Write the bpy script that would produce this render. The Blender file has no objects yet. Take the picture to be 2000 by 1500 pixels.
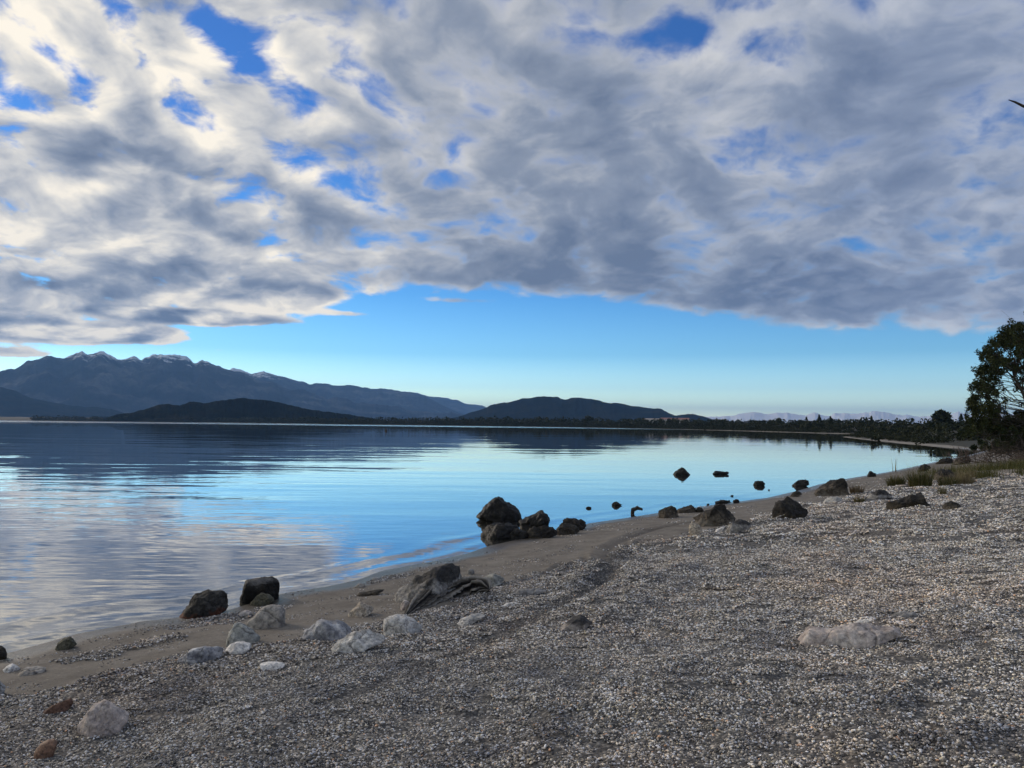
import bpy, math, random
import numpy as np
from mathutils import Vector, Matrix, noise as mnoise

S = bpy.context.scene
COL = S.collection
random.seed(7)
RNG = np.random.default_rng(7)

# ------------------------------------------------------------------ camera
F, CX, CY = 1510.0, 1000.0, 750.0          # focal length and centre in pixels of the 2000 x 1500 photo
CAM = np.array([0.0, 0.0, 2.6])
PITCH, ROLL = math.atan(79.5 / F), 0.0105
_f = np.array([0, math.cos(PITCH), math.sin(PITCH)])
_r0 = np.array([1.0, 0, 0]); _u0 = np.cross(_r0, _f)
_r = _r0 * math.cos(ROLL) + _u0 * math.sin(ROLL)
_u = np.cross(_r, _f)
cd = bpy.data.cameras.new('camera'); cam = bpy.data.objects.new('camera', cd); COL.objects.link(cam)
cam.matrix_world = Matrix(((_r[0], _u[0], -_f[0], CAM[0]), (_r[1], _u[1], -_f[1], CAM[1]), (_r[2], _u[2], -_f[2], CAM[2]), (0, 0, 0, 1)))
cd.sensor_width = 36.0; cd.lens = 36.0 * F / 2000.0
cd.clip_start = 0.05; cd.clip_end = 300000.0
S.camera = cam

def ray(px, py):
    d = _f * F + _r * (px - CX) - _u * (py - CY)
    return d / np.linalg.norm(d)
def azel(px, py):
    d = ray(px, py)
    return math.atan2(d[0], d[1]), math.asin(d[2])

# ------------------------------------------------------------------ render look
S.view_settings.view_transform = 'Standard'; S.view_settings.look = 'None'
S.view_settings.exposure = 0.3; S.view_settings.gamma = 1.0
S.view_settings.use_curve_mapping = False
S.cycles.max_bounces = 8; S.cycles.diffuse_bounces = 2; S.cycles.glossy_bounces = 3
S.cycles.transmission_bounces = 4; S.cycles.volume_bounces = 1; S.cycles.transparent_max_bounces = 8
S.cycles.sample_clamp_indirect = 6.0

# ------------------------------------------------------------------ node helper
class NG:
    def __init__(s, tree): s.t = tree; s.n = tree.nodes; s.l = tree.links
    def add(s, typ, **kw):
        nd = s.n.new(typ)
        for k, v in kw.items(): setattr(nd, k, v)
        return nd
    def put(s, sock, v):
        if isinstance(v, bpy.types.NodeSocket): s.l.new(v, sock)
        elif v is not None:
            if hasattr(sock.default_value, '__len__') and not hasattr(v, '__len__'): v = (v,) * len(sock.default_value)
            if hasattr(sock.default_value, '__len__') and len(v) == 3 and len(sock.default_value) == 4: v = (*v, 1)
            sock.default_value = v
    def m(s, op, a, b=None, c=None, clamp=False):
        nd = s.add('ShaderNodeMath', operation=op, use_clamp=clamp)
        for i, v in enumerate((a, b, c)):
            if v is not None: s.put(nd.inputs[i], v)
        return nd.outputs[0]
    def v(s, op, a, b=None, scale=None):
        nd = s.add('ShaderNodeVectorMath', operation=op)
        s.put(nd.inputs[0], a)
        if b is not None: s.put(nd.inputs[1], b)
        if scale is not None: s.put(nd.inputs['Scale'], scale)
        return nd.outputs['Value'] if op in ('LENGTH', 'DOT_PRODUCT', 'DISTANCE') else nd.outputs[0]
    def noise(s, vec, scale, detail=4, rough=.55, lac=2.0, out=0, dist=0.0):
        nd = s.add('ShaderNodeTexNoise'); s.put(nd.inputs['Vector'], vec)
        for k, v in (('Scale', scale), ('Detail', detail), ('Roughness', rough), ('Lacunarity', lac), ('Distortion', dist)): s.put(nd.inputs[k], v)
        return nd.outputs[out]
    def ss(s, x, a, b, lo=0.0, hi=1.0, kind='SMOOTHSTEP'):
        nd = s.add('ShaderNodeMapRange', interpolation_type=kind)
        s.put(nd.inputs['Value'], x)
        for i, v in ((1, a), (2, b), (3, lo), (4, hi)): s.put(nd.inputs[i], v)
        return nd.outputs[0]
    def mix(s, f, a, b, blend='MIX'):
        nd = s.add('ShaderNodeMix', data_type='RGBA', blend_type=blend); nd.clamp_factor = True
        s.put(nd.inputs[0], f); s.put(nd.inputs[6], a); s.put(nd.inputs[7], b)
        return nd.outputs[2]
    def ramp(s, x, stops):
        nd = s.add('ShaderNodeValToRGB'); e = nd.color_ramp.elements
        while len(e) < len(stops): e.new(0.5)
        for el, (p, c) in zip(e, stops):
            el.position = p; el.color = (*c, 1) if len(c) == 3 else c
        s.put(nd.inputs[0], x); return nd.outputs[0]
    def comb(s, x, y, z):
        nd = s.add('ShaderNodeCombineXYZ')
        for i, v in enumerate((x, y, z)): s.put(nd.inputs[i], v)
        return nd.outputs[0]
    def sep(s, v):
        nd = s.add('ShaderNodeSeparateXYZ'); s.put(nd.inputs[0], v); return nd.outputs
    def mapping(s, v, loc=(0, 0, 0), rot=(0, 0, 0), scale=(1, 1, 1), typ='POINT'):
        nd = s.add('ShaderNodeMapping', vector_type=typ); s.put(nd.inputs[0], v)
        nd.inputs[1].default_value = loc; nd.inputs[2].default_value = rot; nd.inputs[3].default_value = scale
        return nd.outputs[0]

# ------------------------------------------------------------------ sky and sun
SUN_AZ, SUN_EL = math.radians(-52), math.radians(18)     # the sun stands left of the frame, over the mountains
SKY_STRENGTH = 0.10
world = bpy.data.worlds.new('World'); S.world = world; world.use_nodes = True
wt = world.node_tree; wt.nodes.clear(); g = NG(wt)
sky = g.add('ShaderNodeTexSky', sky_type='NISHITA'); sky.sun_disc = False
sky.sun_elevation = SUN_EL; sky.sun_rotation = SUN_AZ
sky.altitude = 200; sky.air_density = 1.0; sky.dust_density = 0.1; sky.ozone_density = 4.0
gen = g.add('ShaderNodeTexCoord').outputs['Generated']
g.l.new(gen, sky.inputs[0]) if len(sky.inputs) else None
dx, dy, dz = g.sep(gen)
AZ = g.m('ARCTAN2', dx, dy)
EL = g.m('ARCSINE', dz)
AE = g.comb(AZ, EL, 0.0)
def blob(px, py, rx, ry, rot=0.0):
    """soft elliptical patch of sky round the direction of one point of the sky"""
    a, e = azel(px, py)
    q = g.mapping(AE, loc=(a, e, 0), rot=(0, 0, rot), scale=(rx / F, ry / F, 1), typ='TEXTURE')
    return g.ss(g.v('LENGTH', q), 1.0, 0.0)
def total(items):
    acc = None
    for (w, *b) in items:
        v = g.m('MULTIPLY', blob(*b), w)
        acc = v if acc is None else g.m('ADD', acc, v)
    return acc
zc = g.m('ADD', g.m('MAXIMUM', dz, 0.0), 0.32)
P = g.comb(g.m('DIVIDE', dx, zc), g.m('DIVIDE', dy, zc), 0.0)
warp = g.v('SCALE', g.v('SUBTRACT', g.noise(P, 3.2, 3, .5, out=1), (.5, .5, .5)), scale=0.18)
PW = g.v('ADD', P, warp)
n1 = g.noise(PW, 8.4, 8, .525)
sx, sy = math.sin(SUN_AZ), math.cos(SUN_AZ)
n2 = g.noise(g.v('ADD', g.v('SCALE', PW, scale=.960), (-.026, 0, 0)), 8.4, 6, .49)
n3 = g.noise(PW, 3.4, 3, .5)
fine = g.m('SUBTRACT', g.noise(PW, 24, 5, .6), .5)
# lower edge of the cloud deck, as elevation over azimuth
edge_pts = [(-900, 690), (0, 705), (300, 680), (420, 655), (560, 640), (660, 610), (740, 595), (830, 585), (1000, 590), (1200, 607), (1400, 640), (1600, 662), (1900, 674), (2400, 700), (3500, 690)]
fc = g.add('ShaderNodeFloatCurve')
g.put(fc.inputs['Value'], g.ss(AZ, -1.2, 1.2, kind='LINEAR'))
cv = fc.mapping.curves[0]
ep = [((azel(x, y)[0] + 1.2) / 2.4, azel(x, y)[1] * 4) for x, y in edge_pts]
ep = [p for p in ep if 0 <= p[0] <= 1]; ep = [(0.0, ep[0][1])] + ep + [(1.0, ep[-1][1])]
while len(cv.points) < len(ep): cv.points.new(.5, .5)
for pt, p in zip(cv.points, ep): pt.location = p; pt.handle_type = 'AUTO'
fc.mapping.update()
edge = g.m('SUBTRACT', EL, g.m('DIVIDE', fc.outputs[0], 4.0))
left = g.ss(AZ, azel(950, 500)[0], azel(350, 500)[0])          # 1 towards the broken, sunlit cloud on the left
cover = total([
    (-.15, 50, 105, 190, 80, .3), (-.16, 380, 45, 230, 80, -.3), (-.14, 150, 145, 130, 60, -.5), (-.13, 210, 0, 160, 50), (-.13, 440, 100, 110, 80, -.6), (-.13, 30, 195, 150, 50), (-.12, 580, 40, 160, 60), (-.13, 700, 110, 130, 80, -.5), (-.12, 590, 200, 150, 56, -.4), (-.13, 625, 350, 150, 56, -.5), (-.11, 850, 330, 110, 56), (-.14, 190, 365, 70, 24), (-.16, 470, 500, 110, 24), (-.14, 1060, 70, 160, 50), (-.12, 1300, 70, 120, 50),
    (-.10, 660, 365, 130, 60, -.2), (-.10, 860, 300, 110, 60), (-.08, 1500, 15, 230, 80), (-.14, 1690, 25, 70, 50), (-.08, 1440, 250, 110, 70),
    (-.08, 1830, 395, 130, 60), (-.08, 1950, 230, 160, 130), (-.07, 1650, 480, 110, 30), (-.08, 1540, 525, 110, 26), (-.07, 1480, 405, 60, 24),
    (-.10, 480, 560, 130, 60), (-.12, 300, 690, 260, 40), (-.06, 740, 410, 110, 26),
    (.12, 140, 80, 170, 70), (.10, 340, 80, 100, 60), (.10, 90, 170, 110, 50), (.10, 620, 95, 120, 60), (.12, 230, 290, 220, 90),
    (.12, 1150, 330, 420, 260), (.12, 1250, 540, 620, 120), (.10, 300, 480, 380, 120), (.16, 1800, 130, 300, 130), (.10, 1700, 590, 420, 90),
    (.62, 560, 577, 170, 36), (.70, 170, 655, 320, 30), (.70, 420, 622, 300, 20), (.66, 700, 614, 150, 14), (.56, 30, 690, 110, 18), (.5, 432, 684, 50, 9), (.55, 900, 588, 120, 12),
])
under = g.ss(edge, -0.012, 0.03, -0.75, 0.0)
dens = g.m('ADD', g.m('ADD', g.m('ADD', n1, g.m('MULTIPLY', g.m('SUBTRACT', n3, .5), .55)), cover), under)
dens = g.m('ADD', g.m('ADD', dens, 0.115), g.m('MULTIPLY', fine, .26))
alpha = g.ss(dens, g.m('ADD', .32, g.m('MULTIPLY', left, .06)), g.m('ADD', .66, g.m('MULTIPLY', left, -.10)))
thick = g.ss(dens, .50, .84)
lit = g.m('MULTIPLY', g.m('SUBTRACT', n1, n2), g.m('ADD', .85, g.m('MULTIPLY', left, 1.25)))
bright = total([
    (.20, 150, 80, 330, 130), (.14, 340, 90, 150, 90), (.14, 120, 180, 240, 90), (.16, 330, 270, 200, 80), (.18, 60, 640, 330, 90), (.20, 620, 100, 200, 90), (.16, 880, 130, 160, 90), (.28, 160, 440, 360, 120),
    (.26, 560, 575, 200, 50), (.30, 150, 655, 380, 50), (.22, 450, 600, 330, 70), (.12, 700, 520, 330, 80), (.14, 1400, 150, 260, 160), (.10, 950, 280, 240, 140),
    (-.18, 220, 290, 190, 90), (-.16, 400, 375, 280, 80), (-.16, 130, 560, 280, 70), (-.10, 620, 470, 240, 60),
    (-.16, 1150, 520, 420, 100), (-.14, 1500, 560, 420, 110), (-.10, 1150, 180, 260, 120), (-.08, 1750, 300, 260, 200), (.10, 1750, 640, 330, 40),
])
lum = g.m('ADD', g.m('ADD', g.m('ADD', .55, lit), bright), g.m('MULTIPLY', thick, -.46))
lum = g.m('ADD', g.m('ADD', lum, g.m('MULTIPLY', fine, .22)), g.m('MULTIPLY', left, .17), clamp=True)
ccol = g.ramp(lum, [(0.0, (.12, .155, .23)), (.28, (.225, .26, .33)), (.52, (.39, .405, .44)), (.74, (.60, .585, .56)), (1.0, (.90, .825, .70))])
ccol = g.mix(g.ss(AZ, azel(1000, 300)[0], azel(2100, 300)[0], 0, .5), ccol, g.mix(1.0, ccol, (.84, .93, 1.12), 'MULTIPLY'))
# the clear sky, graded in height the way it stands in the photograph
tint = g.ramp(g.ss(EL, 0, .6, kind='LINEAR'), [(0.0, (7.0, 7.0, 4.4)), (.035, (3.9, 4.0, 3.1)), (.08, (1.95, 2.25, 2.2)), (.15, (.85, 1.32, 1.55)), (.28, (.42, .88, 1.25)), (.6, (.34, .66, 1.08)), (1.0, (.34, .64, 1.05))])
clear = g.mix(1.0, sky.outputs[0], tint, 'MULTIPLY')
clear = g.v('SCALE', clear, scale=SKY_STRENGTH)
skyc = g.mix(alpha, clear, ccol)
skyc = g.v('SCALE', skyc, scale=1.0 / SKY_STRENGTH)
bg = g.add('ShaderNodeBackground'); g.put(bg.inputs[0], skyc); bg.inputs[1].default_value = SKY_STRENGTH
g.l.new(bg.outputs[0], g.add('ShaderNodeOutputWorld').inputs[0])
world.cycles.sampling_method = 'MANUAL'; world.cycles.sample_map_resolution = 512

sl = bpy.data.lights.new('sun', 'SUN'); sun = bpy.data.objects.new('sun', sl); COL.objects.link(sun)
sl.energy = 1.5; sl.angle = math.radians(14); sl.color = (1, .86, .70)
_sd = Vector((math.sin(SUN_AZ) * math.cos(SUN_EL), math.cos(SUN_AZ) * math.cos(SUN_EL), math.sin(SUN_EL)))
sun.rotation_euler = (-_sd).to_track_quat('-Z', 'Y').to_euler()

# ------------------------------------------------------------------ helpers
def tag(o, label=None, cat=None, group=None, kind=None):
    for k, v in (('label', label), ('category', cat), ('group', group), ('kind', kind)):
        if v: o[k] = v
    return o
def meshobj(name, verts, faces, mat=None, parent=None, smooth=True, loc=None):
    me = bpy.data.meshes.new(name)
    v = np.asarray(verts, dtype=np.float32)
    if isinstance(faces, np.ndarray):
        n, k = faces.shape
        me.vertices.add(len(v)); me.vertices.foreach_set('co', v.ravel())
        me.loops.add(n * k); me.loops.foreach_set('vertex_index', faces.astype(np.int32).ravel())
        me.polygons.add(n); me.polygons.foreach_set('loop_start', np.arange(0, n * k, k, dtype=np.int32))
        me.update(calc_edges=True)
    else:
        me.from_pydata([tuple(p) for p in v.tolist()], [], faces); me.update()
    if smooth: me.polygons.foreach_set('use_smooth', np.ones(len(me.polygons), dtype=bool))
    if mat: me.materials.append(mat)
    o = bpy.data.objects.new(name, me); COL.objects.link(o)
    if loc is not None: o.location = tuple(map(float, loc))
    if parent: o.parent = parent
    return o
def fattr(o, name, arr):
    a = o.data.attributes.new(name, 'FLOAT', 'POINT'); a.data.foreach_set('value', np.asarray(arr, dtype=np.float32))
def cattr(o, name, arr):
    a = o.data.attributes.new(name, 'FLOAT_COLOR', 'POINT')
    c = np.ones((len(arr), 4), np.float32); c[:, :3] = arr
    a.data.foreach_set('color', c.ravel())
def empty(name, loc, label, cat, group=None):
    o = bpy.data.objects.new(name, None); COL.objects.link(o); o.location = tuple(map(float, loc)); o.empty_display_size = .2
    return tag(o, label, cat, group)
def grid_faces(nr, nc, wrap=False):
    i = np.arange(nr - 1)[:, None]; j = np.arange(nc if wrap else nc - 1)[None, :]
    j2 = (j + 1) % nc
    return np.stack([i * nc + j, i * nc + j2, (i + 1) * nc + j2, (i + 1) * nc + j], -1).reshape(-1, 4)
def _h(ix, iy, seed):
    n = (ix * 374761393 + iy * 668265263 + seed * 1442695041) & 0xffffffff
    n = ((n ^ (n >> 13)) * 1274126177) & 0xffffffff
    return ((n ^ (n >> 16)) & 0xffff) / 65535.0
def vnoise(x, y, seed=0):
    x = np.asarray(x, float); y = np.asarray(y, float)
    ix = np.floor(x).astype(np.int64); iy = np.floor(y).astype(np.int64)
    fx = x - ix; fy = y - iy
    fx = fx ** 3 * (fx * (fx * 6 - 15) + 10); fy = fy ** 3 * (fy * (fy * 6 - 15) + 10)
    a, b, c, d = _h(ix, iy, seed), _h(ix + 1, iy, seed), _h(ix, iy + 1, seed), _h(ix + 1, iy + 1, seed)
    return (a * (1 - fx) + b * fx) * (1 - fy) + (c * (1 - fx) + d * fx) * fy - .5
def fbm(x, y, oct=4, seed=0, gain=.5, ridged=False):
    t = 0; a = 1.0
    for o in range(oct):
        n = vnoise(x * 2 ** o + 17.3 * o, y * 2 ** o - 9.1 * o, seed + o)
        t = t + a * ((.5 - 2 * np.abs(n)) if ridged else n); a *= gain
    return t
def poly_dist(x, y, pl):
    """signed distance to a polyline, positive on its right-hand side"""
    x = np.asarray(x, float); y = np.asarray(y, float)
    best = np.full(x.shape, 1e18); sg = np.ones(x.shape)
    for (ax, ay), (bx, by) in zip(pl[:-1], pl[1:]):
        ex, ey = bx - ax, by - ay; L2 = ex * ex + ey * ey
        t = np.clip(((x - ax) * ex + (y - ay) * ey) / L2, 0, 1)
        qx, qy = x - ax - t * ex, y - ay - t * ey
        d2 = qx * qx + qy * qy
        m = d2 < best
        best = np.where(m, d2, best); sg = np.where(m, np.where(ex * qy - ey * qx < 0, 1.0, -1.0), sg)
    return sg * np.sqrt(best)

# ------------------------------------------------------------------ the lie of the land
def water_pt(px, py):
    d = ray(px, py); t = -CAM[2] / d[2]; return (CAM + d * t)[:2]
shore_px = [(0, 1280), (150, 1238), (280, 1213), (345, 1206), (450, 1190), (490, 1178), (555, 1158), (640, 1145), (700, 1132), (745, 1115), (850, 1095), (915, 1080), (955, 1066), (1000, 1056), (1050, 1046), (1100, 1037), (1150, 1022), (1220, 1012), (1290, 1001), (1400, 985), (1500, 972), (1560, 958), (1600, 946), (1660, 934), (1740, 921), (1800, 908), (1850, 897), (1900, 887), (1925, 880)]
SHORE = [(-120, -180), (-40, -47), (-16, -8), (-9.5, 3)] + [tuple(water_pt(*p)) for p in shore_px] + [(63, 112), (72, 150), (100, 230), (140, 290), (195, 335)]
DS = [-400, -60, -25, -10, -4, -1, 0, 1, 2, 4, 7, 10, 15, 25, 60, 400]
ZS = [-25, -8, -4, -1.6, -.55, -.10, 0, .075, .16, .37, .70, 1.0, 1.28, 1.6, 2.6, 8]
def terrain(x, y):
    x = np.asarray(x, float); y = np.asarray(y, float)
    d = poly_dist(x, y, SHORE)
    d = d + .25 * fbm(x * .5, y * .5, 2, 3) * np.clip(np.abs(d) / 1.5, 0, 1)
    z = np.interp(d, DS, ZS)
    k = np.clip(d / 5, 0, 1)
    z = z + k * (.10 * fbm(x * .35, y * .35, 3, 11) + .035 * fbm(x * 1.7, y * 1.7, 2, 5))
    return z
def at(px, py, zmin=0.0):
    d = ray(px, py)
    if d[2] > -1e-4: raise ValueError('above horizon')
    tt = np.geomspace(1.2, 900, 1500)
    p = CAM[None] + d[None] * tt[:, None]
    h = p[:, 2] - np.maximum(terrain(p[:, 0], p[:, 1]), zmin)
    i = int(np.argmax(h < 0)) if (h < 0).any() else len(tt) - 1
    a, b = tt[max(i - 1, 0)], tt[i]
    ha, hb = h[max(i - 1, 0)], h[i]
    t = a + (b - a) * (ha / (ha - hb)) if ha != hb else a
    return CAM + d * t
def atl(pts): return [tuple(at(*p)[:2]) for p in pts]
GRAVEL_EDGE = [(-14, -8)] + atl([(-200, 1400), (0, 1348), (120, 1345), (220, 1315), (340, 1290), (470, 1268), (600, 1252), (660, 1240), (760, 1215), (850, 1198), (960, 1150), (1060, 1118), (1130, 1102), (1200, 1082), (1260, 1062), (1330, 1040), (1400, 1030), (1500, 1010), (1580, 985), (1660, 965), (1750, 948), (1850, 932), (1990, 922)]) + [(90, 110)]
RUT_A = atl([(1420, 1012), (1340, 1022), (1280, 1032), (1230, 1048), (1195, 1066), (1182, 1085), (1192, 1108), (1180, 1125), (1120, 1165), (1050, 1205), (960, 1245), (860, 1290), (760, 1333), (650, 1378)])
RUTS = [(RUT_A, .145, .045), (atl([(1226, 1058), (1213, 1072), (1216, 1086)]), .06, .03), (atl([(1098, 1100), (1060, 1128)]), .06, .03), (atl([(1140, 1088), (1150, 1105)]), .05, .03), (atl([(1122, 1098), (1112, 1112)]), .05, .03)]
PATCHES = [(at(455, 1205)[:2], 1.1, .45), (at(760, 1130)[:2], .5, .2), (at(250, 1265)[:2], .9, .3)]
def rutmask(x, y):
    r = np.zeros(np.shape(x)); dz = np.zeros(np.shape(x))
    fade = np.clip((np.hypot(x, y) - 5.5) / 5.5, .30, 1)
    for pl, w, dep in RUTS:
        d = np.abs(poly_dist(x, y, pl)); q = np.exp(-(d / w) ** 2) * fade
        dz = dz - dep * q + dep * .45 * fade * np.exp(-((d - 2.1 * w) / (.7 * w)) ** 2)
        r = np.maximum(r, q)
    return r, dz
def gravelmask(x, y):
    d = poly_dist(x, y, GRAVEL_EDGE) + .9 * fbm(x * .9, y * .9, 4, 21) + .25 * fbm(x * 5, y * 5, 2, 4)
    m = np.clip(d / .5 + .5, 0, 1)
    for (c, a, b) in PATCHES:
        u = (x - c[0]) * .6 + (y - c[1]) * .8; v = (x - c[0]) * .8 - (y - c[1]) * .6
        q = 1 - np.sqrt((u / a) ** 2 + (v / b) ** 2) + .5 * fbm(x * 3, y * 3, 3, 8)
        m = np.maximum(m, np.clip(q * 2, 0, .9))
    return m
def ground_full(x, y):
    z = terrain(x, y)
    gm = gravelmask(x, y)
    d = poly_dist(x, y, SHORE)
    k = np.clip(d / 2.5, 0, 1)
    wave = fbm(d * 1.5 + 3 * fbm(x * .3, y * .3, 2, 2), (x * .58 + y * .81) * .28, 3, 31)
    z = z + k * gm * .075 * wave + gm * .02 * fbm(x * 6, y * 6, 2, 13) + .006 * k * fbm(x * 9, y * 9, 2, 14)
    r, dz = rutmask(x, y)
    return z + dz, gm, r, d

# ------------------------------------------------------------------ materials
def new_mat(name):
    m = bpy.data.materials.new(name); m.use_nodes = True; m.node_tree.nodes.clear()
    g = NG(m.node_tree); b = g.add('ShaderNodeBsdfPrincipled'); o = g.add('ShaderNodeOutputMaterial')
    g.l.new(b.outputs[0], o.inputs[0]); return m, g, b
def attr(g, name, out='Fac'):
    a = g.add('ShaderNodeAttribute'); a.attribute_name = name; return a.outputs[out]
def bump(g, b, h, dist=.01, strength=1.0):
    n = g.add('ShaderNodeBump'); n.inputs['Distance'].default_value = dist; n.inputs['Strength'].default_value = strength
    g.l.new(h, n.inputs['Height']); g.l.new(n.outputs[0], b.inputs['Normal'])

# beach: sand, gravel and damp sand
mb, g, b = new_mat('beach_ground')
pos = g.add('ShaderNodeNewGeometry').outputs['Position']
gm, rut, shd = attr(g, 'gravel'), attr(g, 'rut'), attr(g, 'shore')
vor = g.add('ShaderNodeTexVoronoi'); g.put(vor.inputs['Vector'], g.v('ADD', pos, g.v('SCALE', g.noise(pos, 30, 2, out=1), scale=.012))); vor.inputs['Scale'].default_value = 42
cell = g.m('FRACT', g.m('MULTIPLY', g.sep(vor.outputs['Color'])[0], 7.31))
peb = g.ramp(cell, [(0, (.05, .048, .046)), (.35, (.11, .105, .098)), (.7, (.20, .185, .165)), (.93, (.36, .33, .29)), (1, (.60, .56, .50))])
peb = g.mix(g.ss(vor.outputs['Distance'], .25, .75, 0, .6), peb, (.05, .047, .045))
big = g.noise(pos, .35, 4, .6)
peb = g.mix(1.0, peb, g.ramp(big, [(.3, (.80, .84, .92)), (.5, (1, 1, 1)), (.68, (1.12, 1.0, .90))]), 'MULTIPLY')
sn = g.noise(pos, 2.2, 6, .65); sf = g.noise(pos, 90, 3, .7)
sand = g.ramp(sn, [(.28, (.130, .112, .091)), (.5, (.198, .173, .143)), (.72, (.262, .232, .194))])
sand = g.mix(g.ss(sf, .52, .72, 0, .75), sand, (.075, .066, .058))
speck = g.noise(pos, 22, 2, .5)
sand = g.mix(g.m('MULTIPLY', g.ss(speck, .60, .70), .6), sand, (.10, .09, .08))
sand = g.mix(g.m('MULTIPLY', g.ss(speck, .36, .29), .5), sand, (.36, .32, .27))
wetn = g.m('ADD', shd, g.m('MULTIPLY', g.m('SUBTRACT', g.noise(pos, 1.1, 3), .5), .7))
wet = g.ss(wetn, .85, .25)
col = g.mix(g.ss(g.m('ADD', gm, g.m('MULTIPLY', g.m('SUBTRACT', g.noise(pos, 12, 3), .5), .8)), .35, .65), sand, peb)
col = g.mix(g.m('MULTIPLY', wet, .75), col, g.mix(1.0, col, (.42, .40, .38), 'MULTIPLY'))
col = g.mix(g.m('MULTIPLY', rut, .75), col, g.mix(1.0, col, (.45, .46, .50), 'MULTIPLY'))
g.put(b.inputs['Base Color'], col)
g.put(b.inputs['Roughness'], g.ss(wet, 0, 1, .93, .28))
g.put(b.inputs['Specular IOR Level'], .25)
hh = g.m('ADD', g.m('MULTIPLY', g.m('SUBTRACT', 1.0, vor.outputs['Distance']), g.m('MULTIPLY', gm, 1.0)), g.m('MULTIPLY', sf, g.m('SUBTRACT', 1.1, gm)))
bump(g, b, hh, .012, .8)

# gravel pebbles
mp, g, b = new_mat('pebbles')
pos = g.add('ShaderNodeNewGeometry').outputs['Position']
pc = attr(g, 'Col', 'Color')
big = g.noise(pos, .35, 4, .6)
pc = g.mix(1.0, pc, g.ramp(big, [(.3, (.80, .82, .86)), (.5, (1, 1, 1)), (.68, (1.09, 1.01, .95))]), 'MULTIPLY')
xs, ys, zs = g.sep(pos)
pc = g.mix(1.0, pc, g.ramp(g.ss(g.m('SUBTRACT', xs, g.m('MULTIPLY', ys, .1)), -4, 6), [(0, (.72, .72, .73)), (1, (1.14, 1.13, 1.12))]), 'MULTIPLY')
med = g.noise(pos, 1.6, 4, .6)
pc = g.mix(1.0, pc, g.ramp(med, [(.34, (.52, .54, .60)), (.48, (1, 1, 1)), (.7, (1.15, 1.12, 1.08))]), 'MULTIPLY')
pc = g.mix(1.0, pc, g.ramp(g.noise(pos, 55, 3), [(.34, (.62, .62, .62)), (.5, (1, 1, 1)), (.66, (1.3, 1.29, 1.27))]), 'MULTIPLY')
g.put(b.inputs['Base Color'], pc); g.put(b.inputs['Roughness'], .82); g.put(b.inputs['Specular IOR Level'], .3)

# lake water
mw, g, b = new_mat('lake_water')
pos = g.add('ShaderNodeNewGeometry').outputs['Position']
px_, py_, pz_ = g.sep(pos)
dist = g.v('LENGTH', pos)
w1 = g.noise(g.mapping(pos, rot=(0, 0, math.radians(-24)), scale=(1.1, 3.6, 1)), 1.0, 1.5, .5, dist=.3)
w2 = g.noise(g.mapping(pos, rot=(0, 0, math.radians(6)), scale=(.22, .70, 1)), 1.0, 1.5, .5, dist=.3)
w3 = g.noise(g.mapping(pos, rot=(0, 0, math.radians(-50)), scale=(3.2, 8.0, 1)), 1.0, 1, .5)
w5 = g.noise(g.mapping(pos, rot=(0, 0, math.radians(4)), scale=(.045, .16, 1)), 1.0, 2, .5)
calm = g.noise(g.mapping(pos, scale=(.010, .045, 1)), 1.0, 3, .6)
leftk = g.ss(g.m('DIVIDE', px_, g.m('ADD', py_, 6.0)), .05, -.5, .30, 1.0)
amp = g.m('MULTIPLY', leftk, g.ss(calm, .35, .62, .55, 1.25))
h = g.m('ADD', g.m('MULTIPLY', w1, g.ss(dist, 14, 50, .0085, .0005)), g.m('MULTIPLY', w2, g.ss(dist, 30, 200, .022, .006)))
h = g.m('ADD', h, g.m('ADD', g.m('MULTIPLY', w3, g.ss(dist, 8, 18, .0014, 0)), g.m('MULTIPLY', w5, .075)))
h = g.m('MULTIPLY', h, amp)
bump(g, b, h, 1.0, 1.0)
g.put(b.inputs['Base Color'], (.62, .72, .72)); b.inputs['IOR'].default_value = 1.5
b.inputs['Transmission Weight'].default_value = 1.0
b.inputs['Coat Weight'].default_value = .85; b.inputs['Coat IOR'].default_value = 1.42; b.inputs['Coat Roughness'].default_value = .004
g.l.new(b.inputs['Normal'].links[0].from_socket, b.inputs['Coat Normal'])
breeze = g.m('MULTIPLY', g.ss(dist, 480, 900), g.ss(g.noise(g.mapping(pos, scale=(.0006, .004, 1)), 1.0, 3), .40, .55))
wrough = g.m('ADD', .004, g.m('MULTIPLY', breeze, .24)); g.put(b.inputs['Roughness'], wrough); g.put(b.inputs['Coat Roughness'], wrough)

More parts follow.
